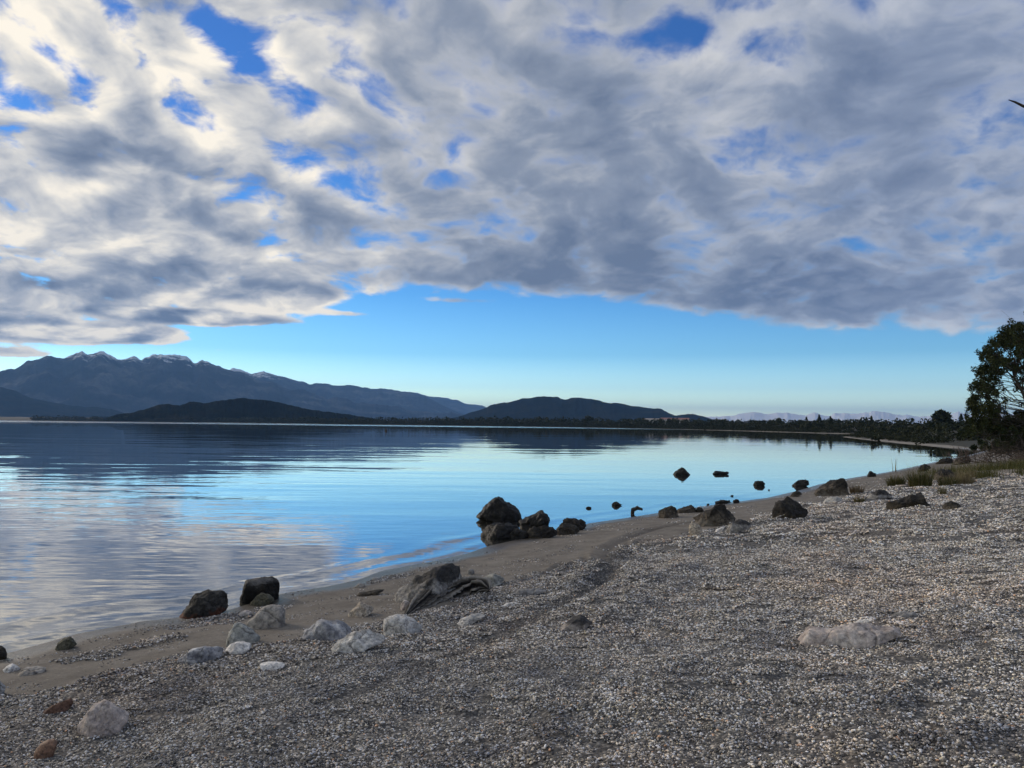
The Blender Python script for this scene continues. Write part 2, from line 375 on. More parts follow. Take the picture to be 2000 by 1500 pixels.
def rock_mat(name, cols, top=None, base=None, scale=3.0, rough=.85, bumpd=.02, streak=False, topz=.5, spec=.25):
    """cols: dark, mid, light; top: crust colour on the upper part; base: stain on the foot"""
    m, g, b = new_mat(name)
    tc = g.add('ShaderNodeTexCoord'); o = tc.outputs['Object']; gz = attr(g, 'height')
    rnd = g.add('ShaderNodeObjectInfo').outputs['Random']
    v = g.v('ADD', o, g.comb(g.m('MULTIPLY', rnd, 31.0), g.m('MULTIPLY', rnd, 17.0), 0.0))
    vs = g.mapping(v, rot=(.5, .6, .3), scale=(1, 5, 1.5)) if streak else v
    n = g.noise(vs, scale, 7, .66); f = g.noise(v, scale * 7, 5, .7); l = g.noise(v, scale * 1.7, 5, .6)
    c = g.ramp(n, [(.30, cols[0]), (.50, cols[1]), (.70, cols[2])])
    c = g.mix(1.0, c, g.ramp(f, [(.32, (.40, .40, .41)), (.5, (1, 1, 1)), (.68, (1.6, 1.57, 1.5))]), 'MULTIPLY')
    hz = g.m('ADD', gz, g.m('MULTIPLY', g.m('SUBTRACT', l, .5), 1.1))
    if top: c = g.mix(g.ss(hz, topz - .10, topz + .12, 0, .92), c, g.mix(g.ss(f, .35, .65), top, tuple(t * 1.9 for t in top)))
    if base: c = g.mix(g.ss(hz, .34, .12, 0, .85), c, g.mix(g.ss(f, .35, .65), base, tuple(t * .6 for t in base)))
    cr = g.add('ShaderNodeTexVoronoi', feature='DISTANCE_TO_EDGE'); g.put(cr.inputs['Vector'], g.v('ADD', v, g.v('SCALE', g.noise(v, 4, 3, out=1), scale=.3))); cr.inputs['Scale'].default_value = scale * .9
    spk = g.noise(v, scale * 24, 3, .65)
    c = g.mix(g.ss(spk, .57, .68, 0, .65), c, g.mix(1.0, c, (.32, .31, .30), 'MULTIPLY'))
    c = g.mix(g.ss(spk, .42, .33, 0, .35), c, g.mix(1.0, c, (1.7, 1.68, 1.62), 'MULTIPLY'))
    c = g.mix(g.m('MULTIPLY', g.ss(cr.outputs['Distance'], .035, .0), g.ss(n, .42, .58, .1, .75)), c, g.mix(1.0, c, (.25, .24, .23), 'MULTIPLY'))
    g.put(b.inputs['Base Color'], c); g.put(b.inputs['Roughness'], rough); g.put(b.inputs['Specular IOR Level'], spec)
    hgt = g.m('ADD', g.m('MULTIPLY', n, 1.2), g.m('ADD', g.m('MULTIPLY', f, .5), g.m('MULTIPLY', g.ss(cr.outputs['Distance'], 0, .06), .35)))
    bump(g, b, hgt, bumpd, 1.0); return m
RM = {
    'black': rock_mat('black_rock', [(.012, .011, .010), (.027, .024, .021), (.065, .057, .046)], base=(.05, .04, .025)),
    'wet': rock_mat('wet_rock', [(.006, .0055, .005), (.013, .0115, .010), (.036, .031, .024)], base=(.012, .010, .007), rough=.6),
    'brown': rock_mat('brown_rock', [(.030, .025, .020), (.070, .058, .045), (.14, .118, .092)], top=(.022, .020, .016), topz=.62),
    'peak': rock_mat('peaked_rock', [(.04, .033, .027), (.085, .070, .055), (.17, .145, .115)], top=(.014, .0125, .011), base=(.20, .175, .14), topz=.55),
    'grey': rock_mat('grey_rock', [(.14, .137, .134), (.24, .232, .224), (.38, .365, .35)]),
    'blue': rock_mat('bluish_rock', [(.085, .088, .098), (.26, .26, .275), (.58, .57, .57)], streak=True, scale=2.5),
    'pale': rock_mat('pale_rock', [(.30, .288, .27), (.47, .45, .42), (.64, .615, .58)], scale=4),
    'white': rock_mat('white_rock', [(.52, .495, .455), (.68, .65, .61), (.80, .77, .73)], scale=4),
    'boulder': rock_mat('boulder_rock', [(.14, .13, .12), (.25, .236, .22), (.42, .40, .375)], top=(.018, .017, .017), topz=.58),
    'crust': rock_mat('crusted_rock', [(.20, .18, .165), (.33, .29, .26), (.45, .40, .36)], top=(.018, .018, .020), topz=.52),
    'pink': rock_mat('pinkish_rock', [(.25, .205, .18), (.43, .37, .335), (.60, .55, .50)], scale=2.6),
    'cream': rock_mat('cream_rock', [(.26, .215, .165), (.40, .34, .27), (.52, .46, .38)], scale=5),
    'taupe': rock_mat('taupe_rock', [(.15, .136, .12), (.26, .237, .21), (.40, .37, .335)], scale=2.6),
    'rust': rock_mat('rusty_rock', [(.085, .050, .036), (.14, .080, .056), (.19, .115, .085)], scale=4),
    'russet': rock_mat('russet_stone', [(.15, .085, .055), (.22, .13, .085), (.29, .18, .12)], scale=6, bumpd=.004, rough=.7),
    'rustfoot': rock_mat('rust_footed_rock', [(.010, .009, .008), (.026, .024, .021), (.09, .084, .076)], base=(.15, .055, .030)),
    'block': rock_mat('block_rock', [(.007, .0065, .006), (.014, .0125, .011), (.04, .034, .027)], top=(.075, .071, .068), topz=.80),
    'moss': rock_mat('mossy_rock', [(.045, .045, .030), (.085, .080, .055), (.14, .13, .10)], scale=5),
    'sage': rock_mat('sage_rock', [(.17, .17, .15), (.29, .29, .265), (.45, .44, .41)], scale=2.4),
}

# ------------------------------------------------------------------ beach, water
rr = np.concatenate([np.linspace(0.3, 2.6, 10, endpoint=False), np.geomspace(2.6, 125, 520)])
fine = np.linspace(math.radians(-42), math.radians(42), 620)
coarse = np.linspace(math.radians(42), math.radians(318), 90)[1:-1]
th = np.concatenate([fine, coarse])
R_, T_ = np.meshgrid(rr, th, indexing='ij')
X, Y = R_ * np.sin(T_), R_ * np.cos(T_)
Z, GMk, RTk, DSk = ground_full(X.ravel(), Y.ravel())
V = np.stack([X.ravel(), Y.ravel(), Z], -1)
fcs = grid_faces(len(rr), len(th), wrap=True)
beach = tag(meshobj('beach', V, np.ascontiguousarray(fcs), mb), kind='structure')
fattr(beach, 'gravel', GMk); fattr(beach, 'rut', RTk); fattr(beach, 'shore', DSk)
bed = meshobj('lake_bed', [(-5.5e4, -5e3, -26), (5.5e4, -5e3, -26), (5.5e4, 5.4e4, -26), (-5.5e4, 5.4e4, -26)], [(0, 1, 2, 3)], mb); tag(bed, kind='structure')
wr = np.concatenate([np.geomspace(3, 60, 420, endpoint=False), np.geomspace(60, 5.4e4, 60)])
wt_ = np.concatenate([np.linspace(math.radians(-40), math.radians(40), 330), np.linspace(math.radians(40), math.radians(320), 40)[1:-1]])
R_, T_ = np.meshgrid(wr, wt_, indexing='ij')
X, Y = (R_ * np.sin(T_)).ravel(), np.maximum((R_ * np.cos(T_)).ravel(), -5000)
wd = poly_dist(X, Y, SHORE)
wob = wd + .35 * fbm(X * .35, Y * .35, 2, 41)
near = np.clip((40 - np.hypot(X, Y)) / 20, 0, 1)
WZ = near * (.006 * np.exp(-((wob + 1.15) / .22) ** 2) + .004 * np.exp(-((wob + .32) / .14) ** 2) - .003 * np.exp(-((wob + .75) / .25) ** 2)) * (.55 + .9 * np.clip(fbm(X * .25, Y * .25, 2, 43) + .4, 0, 1))
wat = tag(meshobj('lake_water', np.stack([X, Y, WZ], -1), np.ascontiguousarray(grid_faces(len(wr), len(wt_), wrap=True)), mw), kind='structure')

# ------------------------------------------------------------------ air
mh = bpy.data.materials.new('air'); mh.use_nodes = True; mh.node_tree.nodes.clear(); g = NG(mh.node_tree)
pv = g.add('ShaderNodeVolumePrincipled'); pv.inputs['Color'].default_value = (.26, .52, 1.0, 1); pv.inputs['Density'].default_value = 3.7e-5; pv.inputs['Anisotropy'].default_value = .15
g.l.new(pv.outputs[0], g.add('ShaderNodeOutputMaterial').inputs['Volume'])
hx, hy0, hy1, hz0, hz1 = 5.6e4, -5.6e3, 5.5e4, -28, 1350
haze = meshobj('haze', [(x, y, z) for z in (hz0, hz1) for x, y in ((-hx, hy0), (hx, hy0), (hx, hy1), (-hx, hy1))], [(0,3,2,1),(4,5,6,7),(0,1,5,4),(1,2,6,5),(2,3,7,6),(3,0,4,7)], mh, smooth=False)
tag(haze, 'pale blue haze over the lake', kind='stuff')

# ------------------------------------------------------------------ mountains and hills
def hill_mat(name, cols, snow=None, scale=.004):
    m, g, b = new_mat(name)
    pos = g.add('ShaderNodeNewGeometry').outputs['Position']
    n = g.noise(pos, scale, 8, .62); f = g.noise(pos, scale * 9, 6, .7)
    c = g.ramp(n, [(.32, cols[0]), (.5, cols[1]), (.68, cols[2])])
    c = g.mix(1.0, c, g.ramp(f, [(.3, (.6, .6, .6)), (.7, (1.4, 1.4, 1.4))]), 'MULTIPLY')
    if snow:
        z = g.sep(pos)[2]
        s0 = g.m('ADD', z, g.m('MULTIPLY', g.m('SUBTRACT', g.noise(pos, scale * 3, 8, .75), .5), snow[2]))
        c = g.mix(g.ss(s0, snow[0], snow[1], 0, snow[3]), c, (.72, .75, .80))
    g.put(b.inputs['Base Color'], c); b.inputs['Roughness'].default_value = 1.0; b.inputs['Specular IOR Level'].default_value = 0
    return m
def ridge(name, prof, D, depth, mat, rough=.18, freq=1.0, seed=1, nc=520, nr=70, base_px=None, top_at=.5, low=-4, kind='structure', fine=0.0, jag=3.0):
    """a hill: a height field over azimuth and distance whose skyline follows the profile"""
    a = np.array([azel(*p)[0] for p in prof]); e = np.array([azel(*p)[1] for p in prof])
    az = np.linspace(a[0], a[-1], nc); el = np.interp(az, a, e); el = el + jag / F * fbm((az - a[0]) * F / 26, az * 0 + seed, 4, seed + 3, .6) * np.clip(np.minimum(az - a[0], a[-1] - az) * F / 60, 0, 1)
    s = np.linspace(0, 1, nr)
    dist = D + depth * (s - top_at)
    A_, Dm = np.meshgrid(az, dist, indexing='xy')
    x, y = Dm * np.sin(A_), Dm * np.cos(A_)
    sh = np.where(s < top_at, np.sin(np.clip(s / top_at, 0, 1) * math.pi / 2) ** 1.2, np.cos(np.clip((s - top_at) / (1 - top_at), 0, 1) * math.pi / 2) ** .8)[:, None]
    topz = np.maximum(np.tan(el) * D + CAM[2], 1.0)
    L = max(topz.max(), 1)
    k = freq / L
    rn = fbm(x * k, y * k * .6, 6, seed, .55, ridged=True)
    rn = rn - rn.min(); rn = rn / max(rn.max(), 1e-6)
    z = topz[None, :] * sh * (1 - rough * 2 * (1 - rn) * (1.15 - sh))
    if fine: z = z + fine * fbm(x * .06, y * .06, 3, seed + 9) * np.clip(sh * 3, 0, 1)
    ang = np.arctan2(z - CAM[2], Dm).max(0)                      # fit the skyline
    kf = np.tan(np.maximum(el, 1e-4)) / np.tan(np.maximum(ang, 1e-4))
    
    z = np.where(z > 0, z * np.clip(kf, .3, 2.5)[None], z)
    z[0] = low; z[-1] = low
    o = meshobj(name, np.stack([x, y, z], -1).reshape(-1, 3), np.ascontiguousarray(grid_faces(nr, nc)), mat)
    return tag(o, kind=kind)
m_alp = hill_mat('mountain_bush', [(.010, .013, .014), (.028, .032, .033), (.10, .10, .095)], snow=(800, 900, 820, .80), scale=.0022)
m_hill = hill_mat('hill_bush', [(.004, .006, .005), (.009, .011, .008), (.022, .021, .013)], scale=.006)
m_far = hill_mat('snow_range_rock', [(.16, .18, .20), (.26, .28, .30), (.4, .4, .4)], snow=(20, 130, 180, .97), scale=.0018)
ridge('snowy_mountains', [(1350, 818), (1390, 815), (1430, 814), (1460, 806), (1480, 804), (1500, 808), (1520, 803), (1545, 809), (1570, 812), (1592, 805), (1620, 811), (1640, 809), (1680, 806), (1720, 805), (1750, 809), (1800, 811), (1850, 811), (1872, 803), (1895, 812), (1960, 806), (2050, 812), (2150, 818)], 14000, 4000, m_far, .34, 2.2, 5, jag=4.5, nc=600, nr=50)
ridge('distant_mountain', [(700, 800), (760, 766), (785, 763), (800, 766), (840, 775), (860, 776), (880, 779), (900, 784), (920, 789), (940, 793), (955, 797), (990, 815), (1010, 822)], 19000, 5000, m_alp, .2, 1.2, 3)
ridge('mountain_spur', [(380, 800), (430, 735), (455, 719), (470, 722), (492, 731), (515, 726), (540, 733), (575, 742), (605, 750), (620, 747), (640, 750), (650, 754), (690, 752), (720, 757), (770, 762), (800, 767), (830, 775), (860, 789), (890, 802), (930, 818)], 15000, 5200, m_alp, .36, 1.4, 9, nr=90)
ridge('mountain_range', [(-500, 760), (-300, 735), (-120, 724), (0, 722), (25, 720), (60, 707), (90, 700), (120, 697), (140, 692), (160, 686), (171, 690), (185, 687), (203, 683), (215, 690), (230, 700), (262, 698), (276, 704), (300, 692), (340, 690), (360, 696), (381, 707), (395, 699), (420, 712), (450, 722), (500, 741), (560, 756), (640, 775), (700, 785), (800, 799), (900, 811), (960, 822)], 12000, 6400, m_alp, .40, 1.7, 2, nc=900, nr=130, jag=6.0)
ridge('lakeside_slope', [(-500, 690), (-250, 720), (0, 755), (30, 763), (60, 775), (110, 787), (160, 793), (215, 800), (260, 812), (300, 822)], 8200, 3000, m_hill, .2, 1.2, 4)
ridge('rounded_hill', [(870, 820), (930, 803), (960, 793), (1000, 783), (1030, 778), (1060, 775), (1080, 776), (1110, 778), (1118, 777), (1150, 780), (1200, 788), (1230, 791), (1260, 797), (1290, 800), (1310, 807), (1321, 811), (1345, 807), (1370, 813), (1390, 819), (1430, 826)], 5200, 1700, m_hill, .26, 1.8, 6)
ridge('wooded_hill', [(185, 822), (205, 816), (230, 807), (290, 800), (310, 790), (330, 788), (350, 789), (370, 786), (400, 787), (430, 782), (460, 780), (480, 778), (510, 780), (530, 782), (560, 790), (600, 797), (640, 804), (680, 810), (760, 822)], 2700, 900, m_hill, .16, 1.6, 7, nc=700, nr=60, fine=9)

LC = np.array([-100.0, 250.0])
far_px = [(1870, 851), (1700, 848), (1600, 846), (1500, 843), (1350, 839), (1200, 836), (1000, 833), (820, 830.5), (640, 828.2), (420, 825.3), (205, 823)]
FSH = [(60, 99), (64, 114), (67, 127), (73, 150), (100, 230), (150, 295), (196, 330)] + [tuple(water_pt(*p)) for p in far_px] + [(-3200, 2700)]
FSH = np.array(FSH)
tl = np.concatenate([[0], np.cumsum(np.linalg.norm(np.diff(FSH, axis=0), axis=1))])
tq = np.unique(np.concatenate([tl, np.linspace(0, tl[-1], 400)]))
sp = np.stack([np.interp(tq, tl, FSH[:, 0]), np.interp(tq, tl, FSH[:, 1])], -1)
sp += (6 * np.stack([vnoise(tq * .02, tq * 0 + 3.3, 5), vnoise(tq * .02, tq * 0 + 8.3, 6)], -1)) * np.clip(tq / 200, 0, 1)[:, None]
out = sp - LC; out /= np.linalg.norm(out, axis=1)[:, None]
OFF = [-6, 0, 2, 6, 14, 40, 120, 400, 1500]; OZ = [-.9, 0.02, .35, .8, 1.5, 3, 5, 8, 14]
FV = []
for of, oz in zip(OFF, OZ):
    p = sp + out * of
    FV.append(np.stack([p[:, 0], p[:, 1], oz + (0.3 * oz) * vnoise(p[:, 0] * .03, p[:, 1] * .03, 3)], -1))
mfs, g, b = new_mat('far_bank')
pos = g.add('ShaderNodeNewGeometry').outputs['Position']
xx_, yy_, zz = g.sep(pos)
qr = g.m('DIVIDE', xx_, yy_); spit = g.m('MULTIPLY', g.ss(qr, .44, .50), g.ss(qr, .585, .56))
g.put(b.inputs['Base Color'], g.mix(g.ss(g.m('SUBTRACT', g.m('ADD', zz, g.m('MULTIPLY', g.noise(pos, .05, 3), .3)), g.m('MULTIPLY', spit, .10)), .20, .32), (.24, .215, .18), g.ramp(g.noise(pos, .03, 5), [(.3, (.014, .016, .009)), (.7, (.045, .038, .022))])))
b.inputs['Roughness'].default_value = 1
far_shore = tag(meshobj('far_shore', np.concatenate(FV), np.ascontiguousarray(grid_faces(len(OFF), len(sp))), mfs), kind='structure')
def shore_at(px):
    """point of the far waterline seen at image column px, and the inland direction there"""
    a = azel(px, 820)[0]
    aa = np.arctan2(sp[:, 0], sp[:, 1]); n0 = int(np.argmin(np.abs(tq - tl[6])))
    k = n0 + int(np.argmin(np.abs(aa[n0:] - a))); return sp[k], out[k]

# ------------------------------------------------------------------ foliage
def leaf_mat(name, cols, scale=1.5):
    m, g, b = new_mat(name)
    pos = g.add('ShaderNodeNewGeometry').outputs['Position']
    c = g.ramp(g.noise(pos, scale, 5, .7), [(.3, cols[0]), (.5, cols[1]), (.7, cols[2])])
    g.put(b.inputs['Base Color'], c); b.inputs['Roughness'].default_value = .8; b.inputs['Specular IOR Level'].default_value = .2
    return m
m_leaf = leaf_mat('dark_foliage', [(.012, .018, .008), (.030, .040, .014), (.060, .062, .022)])
m_wood = leaf_mat('forest_foliage', [(.012, .017, .009), (.024, .030, .014), (.044, .046, .022)], .08)
mbk, g, b = new_mat('bark'); o = g.add('ShaderNodeTexCoord').outputs['Object']
bn = g.noise(g.mapping(o, scale=(8, 8, 1.5)), 3, 5, .7)
g.put(b.inputs['Base Color'], g.ramp(bn, [(.3, (.022, .018, .015)), (.7, (.085, .070, .058))])); b.inputs['Roughness'].default_value = .95
bump(g, b, bn, .02)
mtw, g, b = new_mat('dry_twigs')
g.put(b.inputs['Base Color'], g.ramp(g.noise(g.add('ShaderNodeNewGeometry').outputs['Position'], 4, 3), [(.3, (.07, .05, .042)), (.7, (.20, .15, .12))])); b.inputs['Roughness'].default_value = .9

def leaf_faces(centers, size, rng, n_per, spread, elong=1.0):
    """many small quads turned every way, scattered round the given centres"""
    c = np.repeat(np.asarray(centers, float), n_per, axis=0)
    sprd = np.repeat(np.broadcast_to(np.asarray(spread, float), (len(centers), 3)), n_per, axis=0)
    d = rng.normal(size=c.shape); d /= np.linalg.norm(d, axis=1)[:, None]
    c = c + d * (rng.random(len(c)) ** .45)[:, None] * sprd
    n = len(c)
    u = rng.normal(size=(n, 3)); u /= np.linalg.norm(u, axis=1)[:, None]
    w = np.cross(u, rng.normal(size=(n, 3))); w /= np.linalg.norm(w, axis=1)[:, None]
    s = size * (.6 + .8 * rng.random(n))[:, None]
    V = np.stack([c - u * s * elong, c + w * s * .55, c + u * s * elong, c - w * s * .55], 1).reshape(-1, 3)
    return V, np.arange(4 * n).reshape(-1, 4)
def tube(path, radii, sides=6):
    path = np.asarray(path, float); n = len(path)
    t = np.gradient(path, axis=0); t /= np.linalg.norm(t, axis=1)[:, None] + 1e-9
    ref = np.array([0.31, .17, .93]); a = np.cross(t, ref); a /= np.linalg.norm(a, axis=1)[:, None] + 1e-9
    bb = np.cross(t, a)
    ph = np.arange(sides) / sides * 2 * math.pi
    V = path[:, None] + np.asarray(radii)[:, None, None] * (a[:, None] * np.cos(ph)[None, :, None] + bb[:, None] * np.sin(ph)[None, :, None])
    return V.reshape(-1, 3), grid_faces(n, sides, wrap=True)
class Pile:
    def __init__(s): s.v = []; s.f = []; s.n = 0
    def add(s, V, Fc): s.v.append(V); s.f.append(Fc + s.n); s.n += len(V)
    def build(s, name, mat, parent=None, loc=None, smooth=True):
        return meshobj(name, np.concatenate(s.v), np.concatenate(s.f), mat, parent, smooth, loc)
def limb(p0, p1, r0, r1, rng, wob=.08, n=7, sides=6):
    t = np.linspace(0, 1, n)[:, None]
    p = np.asarray(p0) * (1 - t) + np.asarray(p1) * t
    L = np.linalg.norm(np.asarray(p1) - np.asarray(p0))
    p[1:-1] += rng.normal(size=(n - 2, 3)) * L * wob * .5
    return p, tube(p, np.linspace(r0, r1, n), sides)

# far woods: one mass of crowns along the bank
def crown_pts(rng, n):
    d = rng.normal(size=(n, 3)); d /= np.linalg.norm(d, axis=1)[:, None]; return d
def far_tree_mesh(rng, pile, x, y, z, h, w, kind, nf):
    d = crown_pts(rng, nf); rad = .55 + .45 * rng.random(nf)
    if kind == 'cone':
        tt = rng.random(nf) ** 1.3; ph = rng.random(nf) * 6.283
        rr_ = (1 - tt) * w * .5 * (.6 + .5 * rng.random(nf))
        c = np.stack([x + rr_ * np.cos(ph), y + rr_ * np.sin(ph), z + h * (.06 + .94 * tt)], -1)
    else:
        c = np.stack([x + d[:, 0] * rad * w * .5, y + d[:, 1] * rad * w * .5, z + h * .52 + d[:, 2] * rad * h * .48], -1)
    s = .13 * w
    V, Fc = leaf_faces(c, s, rng, 1, 0.01)
    pile.add(V, Fc)
rng = np.random.default_rng(3)
pile = Pile()
k0 = int(np.argmin(np.abs(tq - tl[6])))
for row, (inl, hm, hs, step) in enumerate([(2.5, 1.5, .35, 1.2), (5, 2.2, .45, 1.5), (9, 3.0, .5, 2.0), (17, 4.0, .7, 2.4), (30, 5.4, .9, 3.0), (55, 6.8, 1.1, 4.0), (100, 7.6, 1.2, 5.5)]):
    t = tl[2]
    while t < tl[-2] + 250:
        x, y = np.interp(t, tq, sp[:, 0]), np.interp(t, tq, sp[:, 1])
        ox, oy = np.interp(t, tq, out[:, 0]), np.interp(t, tq, out[:, 1])
        D = math.hypot(x, y)
        grow = np.interp(D, [110, 300, 480, 700, 1100, 1700], [.30, .55, .62, .75, 1.35, 1.35])
        inl_ = inl * (1 + .3 * rng.normal()) 
        hh = max(1.0, (hm + hs * rng.normal()) * grow)
        zt = np.interp(inl_, OFF, OZ)
        far_tree_mesh(rng, pile, x + ox * inl_, y + oy * inl_, zt - .3, hh, hh * (1.05 + .4 * rng.random()) , 'round', 54 if D < 900 else 34)
        t += step * np.interp(D, [300, 800, 1800], [.8, 1.3, 2.3]) * (.7 + .6 * rng.random())
tag(pile.build('far_woods', m_wood, smooth=False), 'dark band of bush and trees along the far shore', None, None, 'stuff')

def lone_far_tree(px, h, w, inl, kind, label, seed, nf=260):
    rng = np.random.default_rng(seed); s, o_ = shore_at(px)
    a = azel(px, 820)[0]; D = np.linalg.norm(s) + inl
    x, y = D * math.sin(a), D * math.cos(a); z = 2.5
    root = empty('conifer_tree' if kind == 'cone' else 'round_tree', (x, y, z), label, 'tree', 'single trees above the far shore bush')
    tp = Pile(); _, (V, Fc) = limb((0, 0, -1), (0, 0, h * .8), w * .05, w * .015, rng, .02); tp.add(V, Fc); tp.build('trunk', mbk, root)
    pl = Pile(); far_tree_mesh(rng, pl, 0, 0, h * .08, h * .92, w, kind, nf); pl.build('crown', m_wood, root, smooth=False)
lone_far_tree(1840, 9.0, 8.4, 40, 'round', 'round dark broad-crowned tree standing above the bush left of the big shore tree', 1, 500)
lone_far_tree(1877, 7.0, 4.5, 42, 'cone', 'small pointed conifer between the round far tree and the big shore tree', 2)
lone_far_tree(1702, 6.6, 4, 70, 'cone', 'pointed conifer above the far bush, standing alone right of the conifer row', 3)
lone_far_tree(1600, 8.2, 5, 100, 'cone', 'tallest tree of the dark conifer row below the snowy range', 4)
lone_far_tree(1575, 7.2, 4.5, 100, 'cone', 'slim conifer at the left end of the far conifer row', 5)
lone_far_tree(1622, 7.2, 4.5, 95, 'cone', 'pointed conifer at the right end of the far conifer row', 6)
lone_far_tree(1150, 13, 14, 60, 'round', 'rounded tree bulging above the far woods below the hill', 7)

# low buildings far behind the bank
def far_house(px, py, w, h, roofc, label, seed):
    D = 1050.0 if px < 1300 else 980.0
    d = ray(px, py); p = CAM + d * (D / math.hypot(d[0], d[1]))
    z0 = p[2] - h * .5
    root = empty('farm_building', (p[0], p[1], z0), label, 'building'); root.rotation_euler[2] = -math.atan2(d[0], d[1]) + .2
    wl, g, b = new_mat('painted_wall'); b.inputs['Base Color'].default_value = (.55, .52, .48, 1)
    rf, g, b = new_mat('roof_iron'); b.inputs['Base Color'].default_value = (*roofc, 1)
    dp = w * .4
    v = [(-w/2, -dp/2, -6), (w/2, -dp/2, -6), (w/2, dp/2, -6), (-w/2, dp/2, -6), (-w/2, -dp/2, h*.55), (w/2, -dp/2, h*.55), (w/2, dp/2, h*.55), (-w/2, dp/2, h*.55)]
    meshobj('wall', v, [(0,1,5,4),(1,2,6,5),(2,3,7,6),(3,0,4,7),(4,5,6,7)], wl, root, False)
    e = .4; z1 = h*.56
    v = [(-w/2-e, -dp/2-e, z1), (w/2+e, -dp/2-e, z1), (w/2+e, dp/2+e, z1), (-w/2-e, dp/2+e, z1), (-w/2-e, 0, h), (w/2+e, 0, h)]
    meshobj('roof', v, [(0,1,5,4),(2,3,4,5),(1,2,5),(3,0,4),(3,2,1,0)], rf, root, False)
far_house(1318, 820, 34, 5, (.30, .13, .10), 'long low building with a reddish roof behind the far bush', 1)
far_house(1272, 820, 22, 4, (.36, .30, .26), 'low building with a pale brown roof left of the red roofed one', 2)

# ------------------------------------------------------------------ rocks
REG = {'A': (0, 1100, 3.75), 'B': (320, 1100, 5.882), 'C': (560, 1080, 4.545), 'D': (980, 1020, 4.0), 'E': (1480, 1150, 4.762), 'F': (1250, 880, 5.0), 'G': (1600, 850, 5.0), 'H': (880, 940, 5.0)}
def resample(poly, n):
    p = np.asarray(poly, float); q = np.vstack([p, p[:1]])
    s = np.concatenate([[0], np.cumsum(np.linalg.norm(np.diff(q, axis=0), axis=1))])
    t = np.linspace(0, s[-1], n, endpoint=False)
    return np.stack([np.interp(t, s, q[:, 0]), np.interp(t, s, q[:, 1])], -1)
_rock_i = 0
def rock(reg, poly, mat, label, name='rock', cat='rock', depth=.8, bump_=.05, chop=5, box=.72, sink=.22, n=96, m=38, water=False, group=None, lean=0.0):
    """a stone with the outline it shows from the beach path, its own size, thickness and distance"""
    global _rock_i; _rock_i += 1
    rng = np.random.default_rng(100 + _rock_i)
    x0, y0, sc = REG[reg]
    px = np.array([(x0 + a / sc, y0 + b_ / sc) for a, b_ in poly])
    lo = px[:, 1].max(); sel = px[px[:, 1] > lo - .15 * (lo - px[:, 1].min()) - .01]
    bx = px[:, 0].mean() * .5 + sel[:, 0].mean() * .5
    P0 = at(bx, lo)
    hd = np.array([P0[0], P0[1]]); D0 = np.linalg.norm(hd); fw = np.array([hd[0] / D0, hd[1] / D0, 0]); rt = np.array([fw[1], -fw[0], 0])
    wpx = np.ptp(px[:, 0]); dep = depth * wpx / F * D0
    C = np.array([P0[0], P0[1], 0]) + fw * dep * .42
    # outline onto the upright plane through C
    o = resample(px, n); pts = []
    for q in o:
        d = ray(*q); t = np.dot(C - CAM, fw) / np.dot(d, fw); pts.append(CAM + d * t)
    pts = np.array(pts); u = (pts - C) @ rt; z = pts[:, 2]
    zt, zb = z.max(), z.min(); H = zt - zb
    low = np.clip((zb + .3 * H - z) / (.3 * H), 0, 1); z = z - low * (sink * H + .03)
    uc = (u.min() + u.max()) / 2; zc_ = zb + .12 * H
    ph = np.linspace(-math.pi / 2, math.pi / 2, m)
    cs = np.cos(ph) ** box; sn_ = np.sign(np.sin(ph)) * np.abs(np.sin(ph)) ** .9
    cs[0] = cs[-1] = 0.02
    U = uc + (u - uc)[None] * cs[:, None]; Zm = zc_ + (z - zc_)[None] * cs[:, None]; W = (sn_ * dep / 2)[:, None] + 0 * U
    W = W + lean * (Zm - zc_)
    Vv = np.stack([U, W, Zm], -1).reshape(-1, 3)
    size = max(u.max() - u.min(), H)
    ctr = np.array([uc, 0, zc_])
    for k in range(chop):                                          # flat broken faces
        nrm = rng.normal(size=3); nrm[1] = -abs(nrm[1]) * 1.6; nrm[2] = abs(nrm[2]) * .8; nrm /= np.linalg.norm(nrm)
        s_ = (Vv - ctr) @ nrm; lim = s_.max() * (.70 + .18 * rng.random())
        over = np.clip(s_ - lim, 0, None); Vv = Vv - over[:, None] * nrm * .92
    sd = rng.random(3) * 50
    q = Vv - ctr; nl = np.linalg.norm(q, axis=1)[:, None] + 1e-6
    fr = 2.8 / size
    nz = np.array([mnoise.fractal(Vector(p * fr + sd), .75, 2.1, 6) + .5 * mnoise.ridged_multi_fractal(Vector(p * fr * 1.5 + sd * 2), .8, 2.1, 5, 1.0, 2.0) - .55 for p in Vv])
    Vv = Vv + q / nl * (nz * bump_ * size)[:, None]
    # into world, origin at the foot
    base = np.array([P0[0], P0[1], max(terrain(P0[0], P0[1]), -.05)])
    Wd = C[None] + Vv[:, :1] * rt[None] + Vv[:, 1:2] * fw[None]; Wd[:, 2] = Vv[:, 2]
    loc = C.copy(); loc[2] = base[2]
    ob = meshobj(name, Wd - loc, np.ascontiguousarray(grid_faces(m, n, wrap=True)), RM[mat], loc=loc)
    fattr(ob, 'height', np.clip((Vv[:, 2] - zb) / H, -.5, 1.2))
    tag(ob, label, cat, group); return ob
SG = 'stones scattered on the beach'; WG = 'dark rocks standing in the shallow water'; BG = 'dark rocks along the upper beach'
